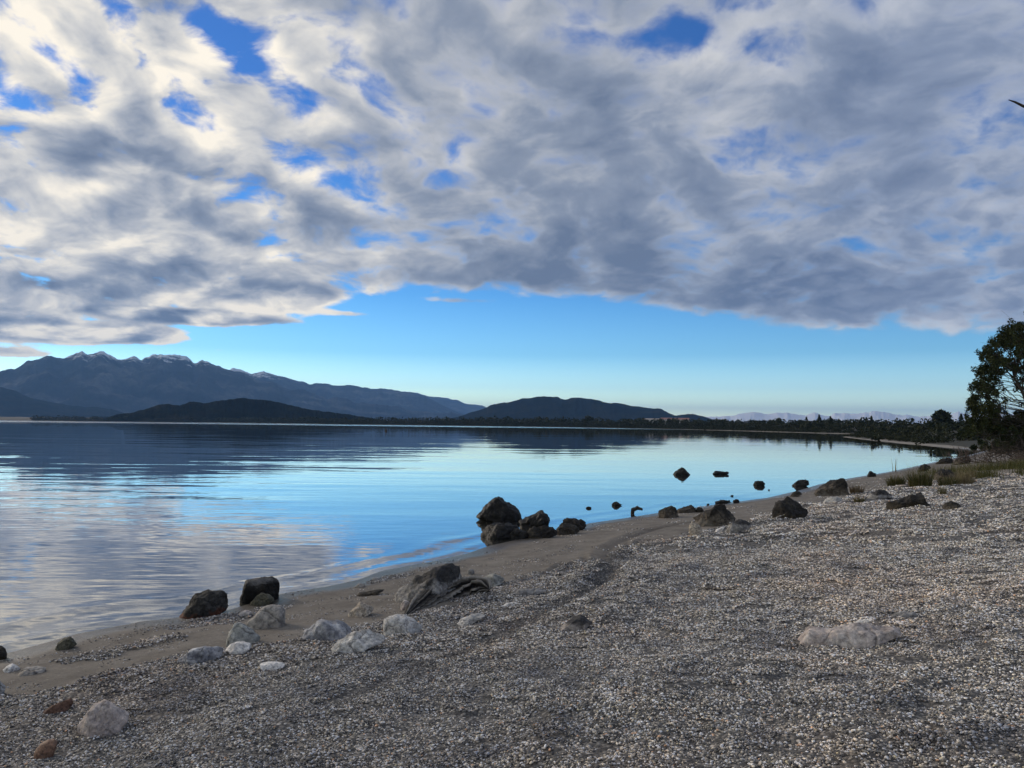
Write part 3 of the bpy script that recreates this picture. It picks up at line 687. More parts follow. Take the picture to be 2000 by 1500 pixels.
# -- near left
rock('A', [(-60,640),(-20,612),(15,608),(40,625),(52,660),(48,695),(0,712),(-60,705)], 'black', 'dark rounded rock cut by the left edge at the waterline', group=SG)
rock('A', [(398,640),(425,590),(470,552),(510,543),(540,560),(558,592),(530,603),(470,616),(415,642)], 'moss', 'small dark grey rock alone on the wet sand at the waterline on the left', group=SG)
rock('A', [(22,785),(50,760),(90,740),(120,745),(145,770),(130,782),(60,797)], 'white', 'small white stone near the left edge of the sand', group=SG, chop=3)
rock('A', [(122,828),(150,795),(190,770),(250,764),(335,772),(325,786),(240,796),(170,820)], 'taupe', 'low flat tan stone sunk in the sand beside the small white stone', group=SG, chop=3)
rock('A', [(-70,860),(0,850),(22,870),(42,910),(30,945),(0,975),(-70,985)], 'grey', 'grey stone cut by the left edge where sand meets gravel', group=SG)
rock('A', [(288,1115),(340,1070),(420,1030),(520,990),(552,1003),(545,1035),(470,1068),(390,1098),(320,1122)], 'rust', 'flat rusty red slab lying on the gravel at the lower left', group=SG, depth=.35, chop=3)
rock('A', [(553,1215),(590,1160),(640,1095),(690,1050),(770,1020),(820,1040),(870,1080),(945,1115),(905,1190),(830,1240),(740,1262),(650,1264),(580,1247)], 'pink', 'pale pinkish cracked boulder half buried in gravel at the lower left', group=SG, bump_=.05, chop=6)
rock('A', [(242,1415),(260,1370),(300,1325),(350,1297),(400,1290),(420,1305),(412,1350),(385,1395),(330,1412)], 'russet', 'smooth russet brown egg shaped stone at the bottom left corner', group=SG, bump_=.012, chop=0, box=.6, depth=.7)
rock('B', [(140,625),(200,560),(260,500),(320,420),(370,362),(470,335),(580,325),(660,330),(730,370),(738,430),(725,525),(640,545),(540,555),(440,585),(330,622),(200,634)], 'rustfoot', 'dark jagged rock with a rusty red foot at the water edge', group=SG, chop=2, depth=.7, box=.9)
rock('B', [(885,455),(880,400),(888,255),(905,215),(1000,190),(1150,160),(1270,148),(1310,175),(1328,260),(1318,385),(1250,405),(1100,435),(1000,455)], 'block', 'dark square block rock with a flat grey top standing in the water', group=WG, chop=3, box=.35, depth=.6, bump_=.03)
rock('B', [(980,480),(1000,450),(1060,400),(1110,352),(1150,340),(1200,355),(1255,400),(1262,432),(1200,457),(1100,482),(1020,494)], 'moss', 'low mossy brown rock in front of the square block rock', group=SG)
rock('B', [(930,730),(960,680),(1050,590),(1150,510),(1230,485),(1340,488),(1390,540),(1395,630),(1400,690),(1340,717),(1200,738),(1080,757),(1000,757)], 'taupe', 'large smooth taupe brown stone on the sand below the square block rock', group=SG, bump_=.025, chop=4)
rock('B', [(705,960),(720,880),(760,780),(810,700),(870,680),(930,715),(1010,760),(1080,830),(1115,865),(1000,895),(900,915),(800,930),(740,965)], 'sage', 'rounded grey green stone behind the smooth white stone', group=SG, bump_=.03, chop=3)
rock('B', [(688,1055),(705,1000),(760,940),(830,910),(920,905),(1000,925),(1012,948),(960,980),(880,1015),(800,1045),(730,1074)], 'white', 'smooth white rounded stone leaning in front of the grey green one', group=SG, bump_=.018, chop=1)
rock('B', [(70,1200),(110,1140),(190,1090),(260,1040),(340,990),(450,960),(560,958),(650,965),(668,1010),(662,1062),(560,1084),(430,1106),(330,1165),(220,1200),(150,1204)], 'blue', 'long low bluish white streaked rock left of the smooth white stone', group=SG, depth=.45, chop=7)
rock('B', [(835,607),(880,570),(940,545),(1000,550),(1012,577),(940,597)], 'pink', 'little pinkish stone left of the taupe brown stone', group=SG, chop=2)
rock('B', [(1100,1170),(1200,1148),(1320,1148),(1390,1165),(1310,1220),(1200,1244),(1125,1218)], 'white', 'flat white stone flush with the gravel below the stone cluster', group=SG, chop=2, depth=1.0, bump_=.03)
rock('C', [(135,760),(150,710),(200,650),(270,615),(330,610),(390,620),(440,605),(490,600),(540,635),(600,700),(545,740),(440,765),(330,785),(230,804),(170,800)], 'blue', 'blue grey rock with a pale vein and dark right half in the stone cluster', group=SG, chop=7)
rock('C', [(388,850),(430,800),(500,750),(600,702),(720,688),(800,700),(875,742),(780,768),(660,818),(560,868),(470,905),(410,884)], 'pale', 'long pale grey slab lying below the blue grey veined rock', group=SG, depth=.5, chop=4, bump_=.04)
rock('C', [(850,640),(860,600),(900,570),(980,545),(1050,555),(1120,590),(1205,658),(1180,685),(1080,702),(970,722),(870,735),(855,690)], 'pale', 'pale domed stone at the left end of the driftwood log', group=SG, chop=2, bump_=.025)
rock('C', [(550,545),(600,490),(650,440),(690,450),(760,480),(785,503),(700,545),(640,568),(590,560)], 'cream', 'small cream pyramid stone on the sand left of the big boulder', group=SG, chop=4)
rock('C', [(998,490),(1010,450),(1045,420),(1080,430),(1102,465),(1080,494),(1030,508)], 'pink', 'little pinkish stone against the foot of the big boulder', group=SG, chop=3)
rock('C', [(960,370),(985,330),(1040,295),(1110,240),(1200,195),(1290,150),(1370,118),(1480,113),(1540,133),(1572,190),(1597,250),(1585,335),(1500,352),(1380,385),(1250,415),(1150,445),(1050,430),(1000,438),(975,402)], 'boulder', 'largest beach boulder, pale with a black crusted top, behind the driftwood log', name='boulder', cat='boulder', chop=5, n=130, m=56, bump_=.06, depth=.65)
rock('C', [(1645,312),(1690,275),(1760,225),(1830,190),(1890,205),(1930,242),(1880,270),(1800,282),(1720,300)], 'sage', 'low pale angular rock on the sand right of the big boulder', group=SG, chop=5)
rock('C', [(1600,190),(1605,150),(1625,138),(1660,150),(1668,177),(1630,194)], 'grey', 'tiny upright grey stone on the sand behind the big boulder', group=SG)
rock('C', [(1493,628),(1540,590),(1640,550),(1740,528),(1765,545),(1700,574),(1600,606),(1530,634)], 'pale', 'thin pale flat stone in the gravel below the driftwood log', group=SG, depth=.5, chop=2)
rock('C', [(598,302),(640,275),(690,280),(697,292),(640,308)], 'taupe', 'small brown stone on the damp sand near the waterline', group=SG, chop=2)
rock('C', [(752,244),(780,220),(830,223),(834,247)], 'grey', 'small pale stone at the very water edge above the brown one', group=SG, chop=2)
rock('C', [(598,384),(650,352),(740,345),(830,325),(875,328),(800,364),(700,380)], 'brown', 'long thin dark stone half sunk in the sand left of the big boulder', group=SG, depth=.4, chop=2)
rock('C', [(1915,470),(1950,448),(2010,436),(2050,445),(2000,462),(1950,476)], 'white', 'small white flat stone on the gravel right of the driftwood log end', group=SG, depth=.5, chop=2)
rock('D', [(436,864),(450,820),(490,780),(540,735),(590,718),(640,735),(690,775),(714,792),(650,806),(590,836),(540,860),(490,870)], 'crust', 'half black half pinkish stone alone on the gravel in the middle', group=SG, chop=4)
rock('D', [(78,552),(120,530),(220,520),(320,518),(350,535),(260,554),(150,568)], 'grey', 'low flat grey stone on the gravel edge beyond the driftwood log', group=SG, depth=.5, chop=2)
rock('E', [(296,545),(298,470),(340,410),(420,365),(540,360),(640,367),(700,345),(850,342),(960,352),(1100,370),(1250,375),(1345,390),(1325,424),(1250,456),(1100,482),(950,502),(800,517),(600,533),(450,546)], 'pink', 'long pinkish white rock half buried in gravel on the right', group=SG, depth=.35, chop=3, box=.5, n=130, m=44, bump_=.035)
rock('E', [(850,338),(930,302),(1085,273),(1065,312),(960,350)], 'white', 'thin white slab leaning behind the long pinkish rock', group=SG, depth=.35, chop=2)
rock('E', [(1235,250),(1320,213),(1450,218),(1505,262),(1400,276),(1290,270)], 'grey', 'faint flat grey stone in the gravel beyond the long pinkish rock', group=SG, depth=.5, chop=2)
# -- in the water
rock('H', [(258,338),(300,300),(350,250),(410,190),(470,152),(530,172),(580,178),(632,230),(667,290),(692,345),(680,385),(600,398),(450,398),(360,380),(310,358)], 'wet', 'largest dark boulder standing in the shallow water', name='boulder', cat='boulder', group=WG, chop=3, n=120, m=50, depth=.8, bump_=.06)
rock('H', [(680,460),(673,370),(720,330),(800,300),(880,272),(912,278),(952,340),(969,390),(945,452),(820,474)], 'wet', 'dark wedge shaped rock right of the largest water boulder', group=WG, chop=6, bump_=.075)
rock('H', [(283,535),(310,480),(360,432),(450,405),(560,415),(640,440),(655,475),(570,562),(420,566),(320,566)], 'wet', 'broad dark rock at the foot of the largest water boulder', group=WG, chop=5, bump_=.075)
rock('H', [(543,533),(570,485),(630,466),(700,468),(747,500),(752,548),(680,568),(590,563)], 'wet', 'small round dark rock between the broad one and the grooved one', group=WG, chop=3, bump_=.075)
rock('H', [(738,543),(750,480),(800,455),(900,448),(1000,448),(1032,490),(1033,527),(900,550),(800,558)], 'black', 'grooved dark grey rock lying along the waterline', group=WG, chop=4, bump_=.075, depth=.5)
rock('H', [(1083,440),(1100,385),(1150,363),(1210,373),(1292,385),(1318,430),(1293,474),(1240,478),(1150,470)], 'black', 'dark lumpy rock behind a brown one at the waterline', group=WG, chop=3, bump_=.075)
rock('H', [(1033,517),(1040,470),(1090,415),(1160,408),(1232,440),(1253,492),(1180,520),(1080,523)], 'brown', 'brown rounded rock where the wet sand meets the water', group=WG, chop=3, bump_=.075)
rock('H', [(1318,264),(1330,252),(1350,248),(1370,252),(1378,262),(1350,268)], 'wet', 'low dark rock barely above the lake right of the wedge shaped one', group=WG, chop=1, bump_=.075)
rock('H', [(1573,228),(1600,205),(1625,198),(1672,230),(1630,240),(1590,240)], 'wet', 'small dark pointed rock out in the water beside the forked stump', group=WG, chop=2, bump_=.075)
rock('F', [(322,234),(355,205),(380,170),(400,160),(425,173),(450,200),(488,230),(430,240),(360,240)], 'wet', 'black pyramid rock farthest out in the lake', group=WG, chop=3, bump_=.075)
rock('F', [(698,222),(735,203),(800,206),(858,206),(864,228),(800,234),(720,231)], 'wet', 'flat black rock lying far out in the water right of the pyramid one', group=WG, chop=2, bump_=.075, depth=.5)
rock('F', [(1103,332),(1125,303),(1160,296),(1200,299),(1222,330),(1180,342),(1130,342)], 'wet', 'rounded black rock in the water nearest the beach bend', group=WG, chop=1, bump_=.075)
rock('F', [(1468,345),(1500,325),(1545,288),(1600,291),(1647,299),(1650,335),(1600,348),(1540,352)], 'wet', 'black blocky rock in the water close to the far end of the sand', group=WG, chop=4, bump_=.075)
rock('F', [(883,443),(890,436),(905,434),(918,440),(905,448)], 'wet', 'tiny black rock tip in the water above the peaked beach rock', group=WG, chop=0, bump_=.075)
rock('F', [(650,528),(657,520),(672,519),(680,527),(668,534)], 'wet', 'tiny black rock tip in the water left of the peaked beach rock', group=WG, chop=0, bump_=.075)
rock('F', [(1249,384),(1255,378),(1264,379),(1270,384),(1260,389)], 'wet', 'tiniest rock tip in the water below the rounded black rock', group=WG, chop=0, bump_=.075)
rock('F', [(1448,452),(1480,420),(1520,396),(1570,408),(1578,432),(1520,452)], 'brown', 'dark reddish brown stone on the waterline below the blocky rock', group=SG, chop=3)
rock('F', [(733,503),(790,482),(870,486),(890,506),(800,521),(740,518)], 'wet', 'long low dark rock on the waterline behind the peaked beach rock', group=WG, chop=2, bump_=.075, depth=.5)
rock('F', [(908,497),(930,474),(960,477),(974,502),(945,515),(915,513)], 'wet', 'small dark knob of rock at the waterline right of the long low one', group=WG, chop=2, bump_=.075)
rock('F', [(172,642),(200,590),(250,560),(300,550),(350,563),(375,642),(330,658),(230,660)], 'brown', 'brown peaked rock on the sand edge left of a pair of low rocks', group=BG, chop=4, bump_=.075)
rock('F', [(358,592),(380,570),(440,555),(490,530),(532,560),(548,602),(480,609),(370,609)], 'brown', 'low brown rock with a hump between the peaked one and a tiny stone', group=BG, chop=3, bump_=.075)
rock('F', [(543,577),(570,553),(600,558),(624,592),(580,604),(550,602)], 'black', 'tiny dark stone left of the big peaked rock', group=BG, chop=2, bump_=.075)
rock('F', [(528,665),(560,630),(640,595),(700,545),(760,518),(850,538),(892,590),(922,640),(948,692),(880,720),(780,746),(680,746),(590,745),(545,705)], 'peak', 'big peaked brown rock with a pale foot on the gravel', group=BG, chop=7, bump_=.075, depth=.7, n=96, m=36)
rock('F', [(483,792),(485,730),(505,693),(545,708),(602,740),(613,782),(570,804),(520,819)], 'cream', 'small cream coloured stone at the left foot of the big peaked rock', group=BG, chop=4, bump_=.075)
rock('F', [(838,775),(870,720),(930,690),(1000,678),(1040,673),(1072,720),(1088,747),(1000,770),(920,790),(870,795)], 'boulder', 'low grey rock with a black lumpy top right of the big peaked rock', group=BG, chop=4, bump_=.075)
rock('F', [(1288,674),(1305,600),(1330,520),(1390,480),(1450,460),(1500,488),(1570,540),(1627,580),(1653,622),(1580,660),(1480,670),(1380,676)], 'black', 'black angular rock with a sharp peak alone on the gravel', group=BG, chop=7, bump_=.075, n=96, m=36)
rock('F', [(735,780),(790,752),(832,742),(805,786),(760,790)], 'white', 'white chip of stone between the peaked rock and the low grey one', group=BG, chop=2, bump_=.075)
rock('G', [(-45,555),(-12,490),(50,455),(130,430),(242,430),(277,480),(288,562),(200,580),(150,595),(60,595),(0,585)], 'peak', 'large brown rock with a black right side near the far grass', group=BG, chop=6, bump_=.075, n=96, m=36)
rock('G', [(466,402),(480,365),(500,350),(552,376),(556,400),(510,408)], 'wet', 'small dark rock at the waterline left of the grass tufts', group=WG, chop=3, bump_=.075)
rock('G', [(958,348),(985,300),(1030,286),(1077,303),(1088,322),(1040,348),(1000,355)], 'black', 'dark rounded rock on the sand just behind the grass tufts', group=BG, chop=3, bump_=.075)
rock('G', [(1138,274),(1180,240),(1250,221),(1292,233),(1308,274),(1220,281)], 'black', 'left one of two dark rocks far along the shore by the dry brush', group=BG, chop=3, bump_=.075)
rock('G', [(1313,272),(1340,230),(1390,205),(1440,206),(1477,233),(1485,257),(1440,284),(1380,279)], 'brown', 'right one of two dark rocks far along the shore by the dry brush', group=BG, chop=3, bump_=.075)
rock('G', [(1115,443),(1130,375),(1170,343),(1240,343),(1310,333),(1353,370),(1348,417),(1280,430),(1180,445)], 'peak', 'dark topped pale rock in front of the tall dry grass', group=BG, chop=5, bump_=.075)
rock('G', [(468,604),(500,565),(570,533),(630,538),(682,570),(714,598),(620,615),(520,624)], 'boulder', 'pale rock with a black right flank left of the long dark one', group=BG, chop=4, bump_=.075)
rock('G', [(648,700),(653,665),(750,635),(850,610),(930,570),(1000,550),(1042,590),(1082,650),(1106,704),(1000,710),(850,706),(720,710)], 'black', 'long dark wedge of rock on the gravel at the right', group=BG, chop=6, bump_=.075, n=96, m=34, depth=.5)
rock('G', [(1205,714),(1235,670),(1290,653),(1350,670),(1410,714),(1300,719)], 'brown', 'small low dark rock right of the long dark wedge', group=BG, chop=3, bump_=.075)
rock('G', [(40,660),(70,630),(120,608),(190,612),(225,645),(150,664)], 'pale', 'low pale stone in front of the large brown rock near the grass', group=BG, chop=3, bump_=.075)

# ------------------------------------------------------------------ things of wood
def px_path(pts, lift): return np.array([at(*p) + np.array([0, 0, l]) for p, l in zip(pts, lift)])
mtimber, g, b = new_mat('weathered_timber')
gv = g.m('ADD', attr(g, 'groove'), g.m('MULTIPLY', g.m('SUBTRACT', g.noise(g.add('ShaderNodeTexCoord').outputs['Object'], 14, 4), .5), .35))
g.put(b.inputs['Base Color'], g.ramp(g.ss(gv, -.45, .45, kind='LINEAR'), [(.2, (.010, .008, .007)), (.5, (.045, .038, .030)), (.72, (.12, .105, .085)), (.95, (.26, .235, .20))])); b.inputs['Roughness'].default_value = .9
def driftwood():
    rng = np.random.default_rng(5)
    px = [(788, 1205), (805, 1192), (830, 1180), (860, 1170), (890, 1164), (920, 1160), (945, 1160), (956, 1163)]
    w = [.003, .08, .13, .145, .145, .135, .12, .003]; hgt = [.0, .03, .06, .09, .10, .10, .09, .08]
    c = px_path(px, hgt)
    t = np.linspace(0, 1, 110); s = np.linspace(0, 1, len(c))
    p = np.stack([np.interp(t, s, c[:, k]) for k in range(3)], -1)
    ker = np.ones(9) / 9
    p = np.stack([np.convolve(np.pad(p[:, k], 4, mode='edge'), ker, 'valid') for k in range(3)], -1)
    r = np.interp(t, s, w)
    V, Fc = tube(p, r, 72); G = np.zeros((110, 72))
    V = V.reshape(110, 72, 3); ph = np.arange(72) / 72 * 2 * math.pi
    for i in range(110):
        q = V[i] - p[i]
        tw = 1.6 * t[i]
        gro = np.array([mnoise.fractal(Vector((math.cos(a + tw) * 2.6, math.sin(a + tw) * 2.6, t[i] * 1.3)), .6, 2.2, 6) for a in ph])
        G[i] = gro; V[i] = p[i] + q * (1 + .70 * gro)[:, None]
        V[i][:, 2] = p[i][2] + (V[i][:, 2] - p[i][2]) * .8
    loc = p[55].copy()
    o = meshobj('driftwood_log', V.reshape(-1, 3) - loc, np.ascontiguousarray(Fc), mtimber, loc=loc)
    fattr(o, 'groove', G.ravel())
    tag(o, 'weathered grooved driftwood log lying in front of the big boulder', 'driftwood')
driftwood()
def stick(pts, r, label):
    rng = np.random.default_rng(len(label))
    c = px_path(pts, [r * 1.2] * len(pts)); t = np.linspace(0, 1, 24); s = np.linspace(0, 1, len(c))
    p = np.stack([np.interp(t, s, c[:, k]) for k in range(3)], -1); p[:, 2] += rng.normal(size=24) * r * .3
    V, Fc = tube(p, r * (1 - .6 * t), 6); loc = p[0].copy()
    tag(meshobj('stick', V - loc, np.ascontiguousarray(Fc), mbk, loc=loc), label, 'stick', 'sticks on the gravel')
stick([(1690, 1336), (1722, 1325), (1755, 1323), (1805, 1317)], .012, 'thin dark bent stick lying on the gravel below the long pinkish rock')
stick([(244, 1389), (262, 1388), (282, 1389)], .008, 'short dark twig on the gravel beside the pinkish cracked boulder')
stick([(1378, 1152), (1410, 1155), (1440, 1153)], .014, 'thin dark stick on the gravel right of the tyre rut')
def stump():
    rng = np.random.default_rng(4); b0 = at(1238, 1003, 0)
    D = np.linalg.norm(b0[:2]); k = D / F
    V = Pile(); m1 = lambda dx, dz: b0 + np.array([dx * k, 0, dz * k])
    for a, b_, r0, r1 in ((m1(-2, -6), m1(-3, 8), 3.4, 4), (m1(-4, 6), m1(8, 12), 4.2, 3.2), (m1(6, 11), m1(16, 8), 3.6, 2.2)):
        _, (v, f) = limb(a, b_, r0 * k, r1 * k, rng, .1, 8, 9); V.add(v, f)
    o = meshobj('tree_stump', np.concatenate(V.v) - b0, np.concatenate(V.f), mbk, loc=b0)
    tag(o, 'forked black stump sticking out of the shallow water', 'stump')
stump()

# ------------------------------------------------------------------ marker and buoy
mwh, g, b = new_mat('white_paint'); b.inputs['Base Color'].default_value = (.8, .8, .78, 1)
def marker():
    s, o_ = shore_at(1861); D = np.linalg.norm(s) - 4; a = azel(1861, 848)[0]
    x, y = D * math.sin(a), D * math.cos(a); root = empty('marker_post', (x, y, 0), 'small white board on a post at the far water edge', 'marker')
    V, Fc = tube([(0, 0, -.8), (0, 0, .3), (0, 0, 1.2)], [.09, .09, .08], 8); meshobj('post', V, Fc, mbk, root)
    w, h, t = .65, .5, .05
    v = [(sx * w, sy * t - .14, z) for z in (.55, .55 + 2 * h) for sx, sy in ((-1, -1), (1, -1), (1, 1), (-1, 1))]
    meshobj('board', v, [(0,3,2,1),(4,5,6,7),(0,1,5,4),(1,2,6,5),(2,3,7,6),(3,0,4,7)], mwh, root, False)
marker()
def buoy():
    p = water_pt(754, 842.0); loc = np.array([p[0], p[1], 0])
    prof = [(0, -.3), (.35, -.2), (.45, .1), (.3, .45), (.12, .7), (.10, 1.3), (0.0, 1.35)]
    ph = np.arange(14) / 14 * 2 * math.pi
    V = np.array([[(r * math.cos(a), r * math.sin(a), z) for a in ph] for r, z in prof]).reshape(-1, 3)
    tag(meshobj('buoy', V, np.ascontiguousarray(grid_faces(len(prof), 14, wrap=True)), mbk, loc=loc), 'tiny dark buoy far out on the lake', 'buoy')
buoy()

# ------------------------------------------------------------------ grass and brush
def blade_mesh(rng, n, rad, h, spread=.5, width=.006, flat=1.0):
    a = rng.random(n) * 6.283; r = rad * np.sqrt(rng.random(n))
    x0 = np.stack([r * np.cos(a), r * np.sin(a) * flat, np.full(n, -.05)], -1)
    hh = h * (.45 + .65 * rng.random(n)); ld = rng.random(n) * 6.283; ln = spread * hh * (.3 + rng.random(n))
    lean = np.stack([np.cos(ld) * ln, np.sin(ld) * ln, 0 * ln], -1) + x0 * np.array([.5, .5, 0])
    side = np.stack([np.cos(ld + 1.57), np.sin(ld + 1.57), 0 * ld], -1) * width
    rows = []
    for t in (0, .4, .75, 1.0):
        c = x0 + lean * t ** 2 + np.stack([0 * hh, 0 * hh, hh * (t - .18 * t ** 3)], -1)
        wv = side * (1 - t * .92); rows.append(np.stack([c - wv, c + wv], 1))
    V = np.stack(rows, 1).reshape(n, 8, 3)
    f = np.array([(0, 1, 3, 2), (2, 3, 5, 4), (4, 5, 7, 6)])
    return V.reshape(-1, 3), (f[None] + 8 * np.arange(n)[:, None, None]).reshape(-1, 4)
m_gr = leaf_mat('green_grass', [(.045, .050, .014), (.085, .085, .024), (.15, .13, .050)], 5)
m_dry = leaf_mat('dry_grass', [(.14, .105, .055), (.24, .19, .105), (.36, .30, .18)], 5)
m_red = leaf_mat('brown_groundcover', [(.075, .045, .026), (.13, .085, .045), (.18, .13, .07)], 5)
def tuft(px, py, wpx, hpx, mat, label, n=420, seed=0, dry=None, spread=.5, flat=.7):
    rng = np.random.default_rng(seed + 40); p = at(px, py); k = np.linalg.norm(p[:2]) / F
    root = empty('grass_tuft', p, label, 'grass', 'grass tufts on the beach')
    V, Fc = blade_mesh(rng, n, wpx * k * .33, hpx * k * .95, spread * .75, .0035 + .25 * k, flat); meshobj('blades', V, Fc, mat, root)
    if dry:
        V, Fc = blade_mesh(rng, dry, wpx * k * .35, hpx * k * 1.45, .35, .003 + .2 * k, flat); meshobj('dry_stalks', V, Fc, m_dry, root)
tuft(1750, 949, 42, 26, m_gr, 'dense green grass tuft at the left of the grassy bank', 500, 1, 40)
tuft(1797, 951, 56, 40, m_gr, 'largest domed green grass tuft beside the dark topped pale rock', 700, 2, 60)
tuft(1852, 950, 46, 24, m_gr, 'yellow green tuft in front of the dark topped pale rock', 450, 3, 90)
tuft(1840, 966, 20, 20, m_gr, 'small thin tuft alone on the gravel beyond the long dark wedge', 120, 4, 40)
tuft(1678, 981, 26, 16, m_gr, 'small ragged tuft below the large brown rock', 140, 5, 60)
tuft(1674, 962, 34, 20, m_red, 'reddish brown dry tuft right of the large brown rock', 220, 6, 60)
tuft(1748, 922, 14, 34, m_dry, 'few thin bare stalks standing behind the left green tuft', 12, 7, None, .2)
tuft(1885, 947, 44, 34, m_dry, 'tall dry straw coloured grass clump on the bank', 300, 8, 120, .3)
def strip(name, pts, wid, h, mat, n, label, seed, spread=.5):
    rng = np.random.default_rng(seed); P = np.array([at(*p) for p in pts]); s = np.linspace(0, 1, len(P)); V_, F_, k0 = [], [], 0
    t = rng.random(n); cx = np.stack([np.interp(t, s, P[:, k]) for k in range(3)], -1)
    cx[:, :2] += rng.normal(size=(n, 2)) * wid
    kk = fbm(cx[:, 0] * 1.1, cx[:, 1] * .5, 3, seed) > -.06; cx = cx[kk]; n = len(cx)
    cx[:, 2] = terrain(cx[:, 0], cx[:, 1])
    Dm = np.linalg.norm(P[:, :2], axis=1).mean()
    V, Fc = blade_mesh(rng, n, .01, h, spread, .0035 + .25 * Dm / F)
    V = (V.reshape(n, 8, 3) + cx[:, None]).reshape(-1, 3)
    o = meshobj(name, V - P[0], Fc, mat, loc=P[0]); tag(o, label, None, None, 'stuff')
strip('bank_grass', [(1890, 935), (1925, 930), (1960, 928), (2010, 928), (2080, 930)], .9, .58, m_gr, 4200, 'green and brown grass covering the bank under the tree', 3)
strip('bank_grass', [(1880, 922), (1925, 918), (1970, 915), (2040, 912), (2120, 915)], 1.2, .62, m_gr, 3600, 'green and brown grass covering the bank under the tree', 8)
strip('ground_cover', [(1890, 966), (1915, 962), (1950, 972), (1985, 968), (2020, 962)], .35, .09, m_red, 1600, 'flat brown ground cover creeping over the gravel', 4, 1.2)
strip('ground_cover', [(1945, 975), (1990, 968), (2050, 966)], .3, .10, m_gr, 900, 'flat green ground cover creeping over the gravel', 6, 1.2)

def twiggy(root, rng, p0, d0, L, r, depth, pile, bend=.45):
    """bare branching twigs"""
    p1 = p0 + d0 * L; path, (V, Fc) = limb(p0, p1, r, r * .6, rng, .10, 5, 4); pile.add(V, Fc)
    if depth == 0: return
    for k in range(rng.integers(2, 4)):
        t = .35 + .65 * rng.random(); q = path[0] * (1 - t) + path[-1] * t
        d = d0 + rng.normal(size=3) * bend; d /= np.linalg.norm(d)
        twiggy(root, rng, q, d, L * (.55 + .3 * rng.random()), r * .6, depth - 1, pile, bend)
def bare_shrub(px, py, hpx, label, seed, n=9, lean=(-.3, 0, .6)):
    rng = np.random.default_rng(seed + 70); p = at(px, py); k = np.linalg.norm(p[:2]) / F
    root = empty('bare_shrub', p, label, 'shrub', 'bare brown shrubs under the tree')
    pl = Pile()
    for i in range(n):
        d = rng.normal(size=3) * .7 + np.array(lean); d[2] = abs(d[2]); d /= np.linalg.norm(d)
        twiggy(root, rng, rng.normal(size=3) * np.array([.5, .4, 0]) * hpx * k * .6, d, hpx * k * .5, .016 + .22 * k, 3, pl)
    pl.build('twigs', mtw, root)
bare_shrub(1868, 903, 22, 'low bare brown shrub at the left tip of the brush', 1)
bare_shrub(1905, 905, 30, 'bare brown shrub between the shore rocks and the tree', 2, 14)
bare_shrub(1945, 905, 36, 'tangled bare brown shrub under the left side of the tree', 3, 16)
bare_shrub(1985, 905, 40, 'bare brown shrub cut by the right edge under the tree', 4, 16)
bare_shrub(2030, 908, 44, 'bare brown shrub just beyond the right edge under the tree', 5, 14)

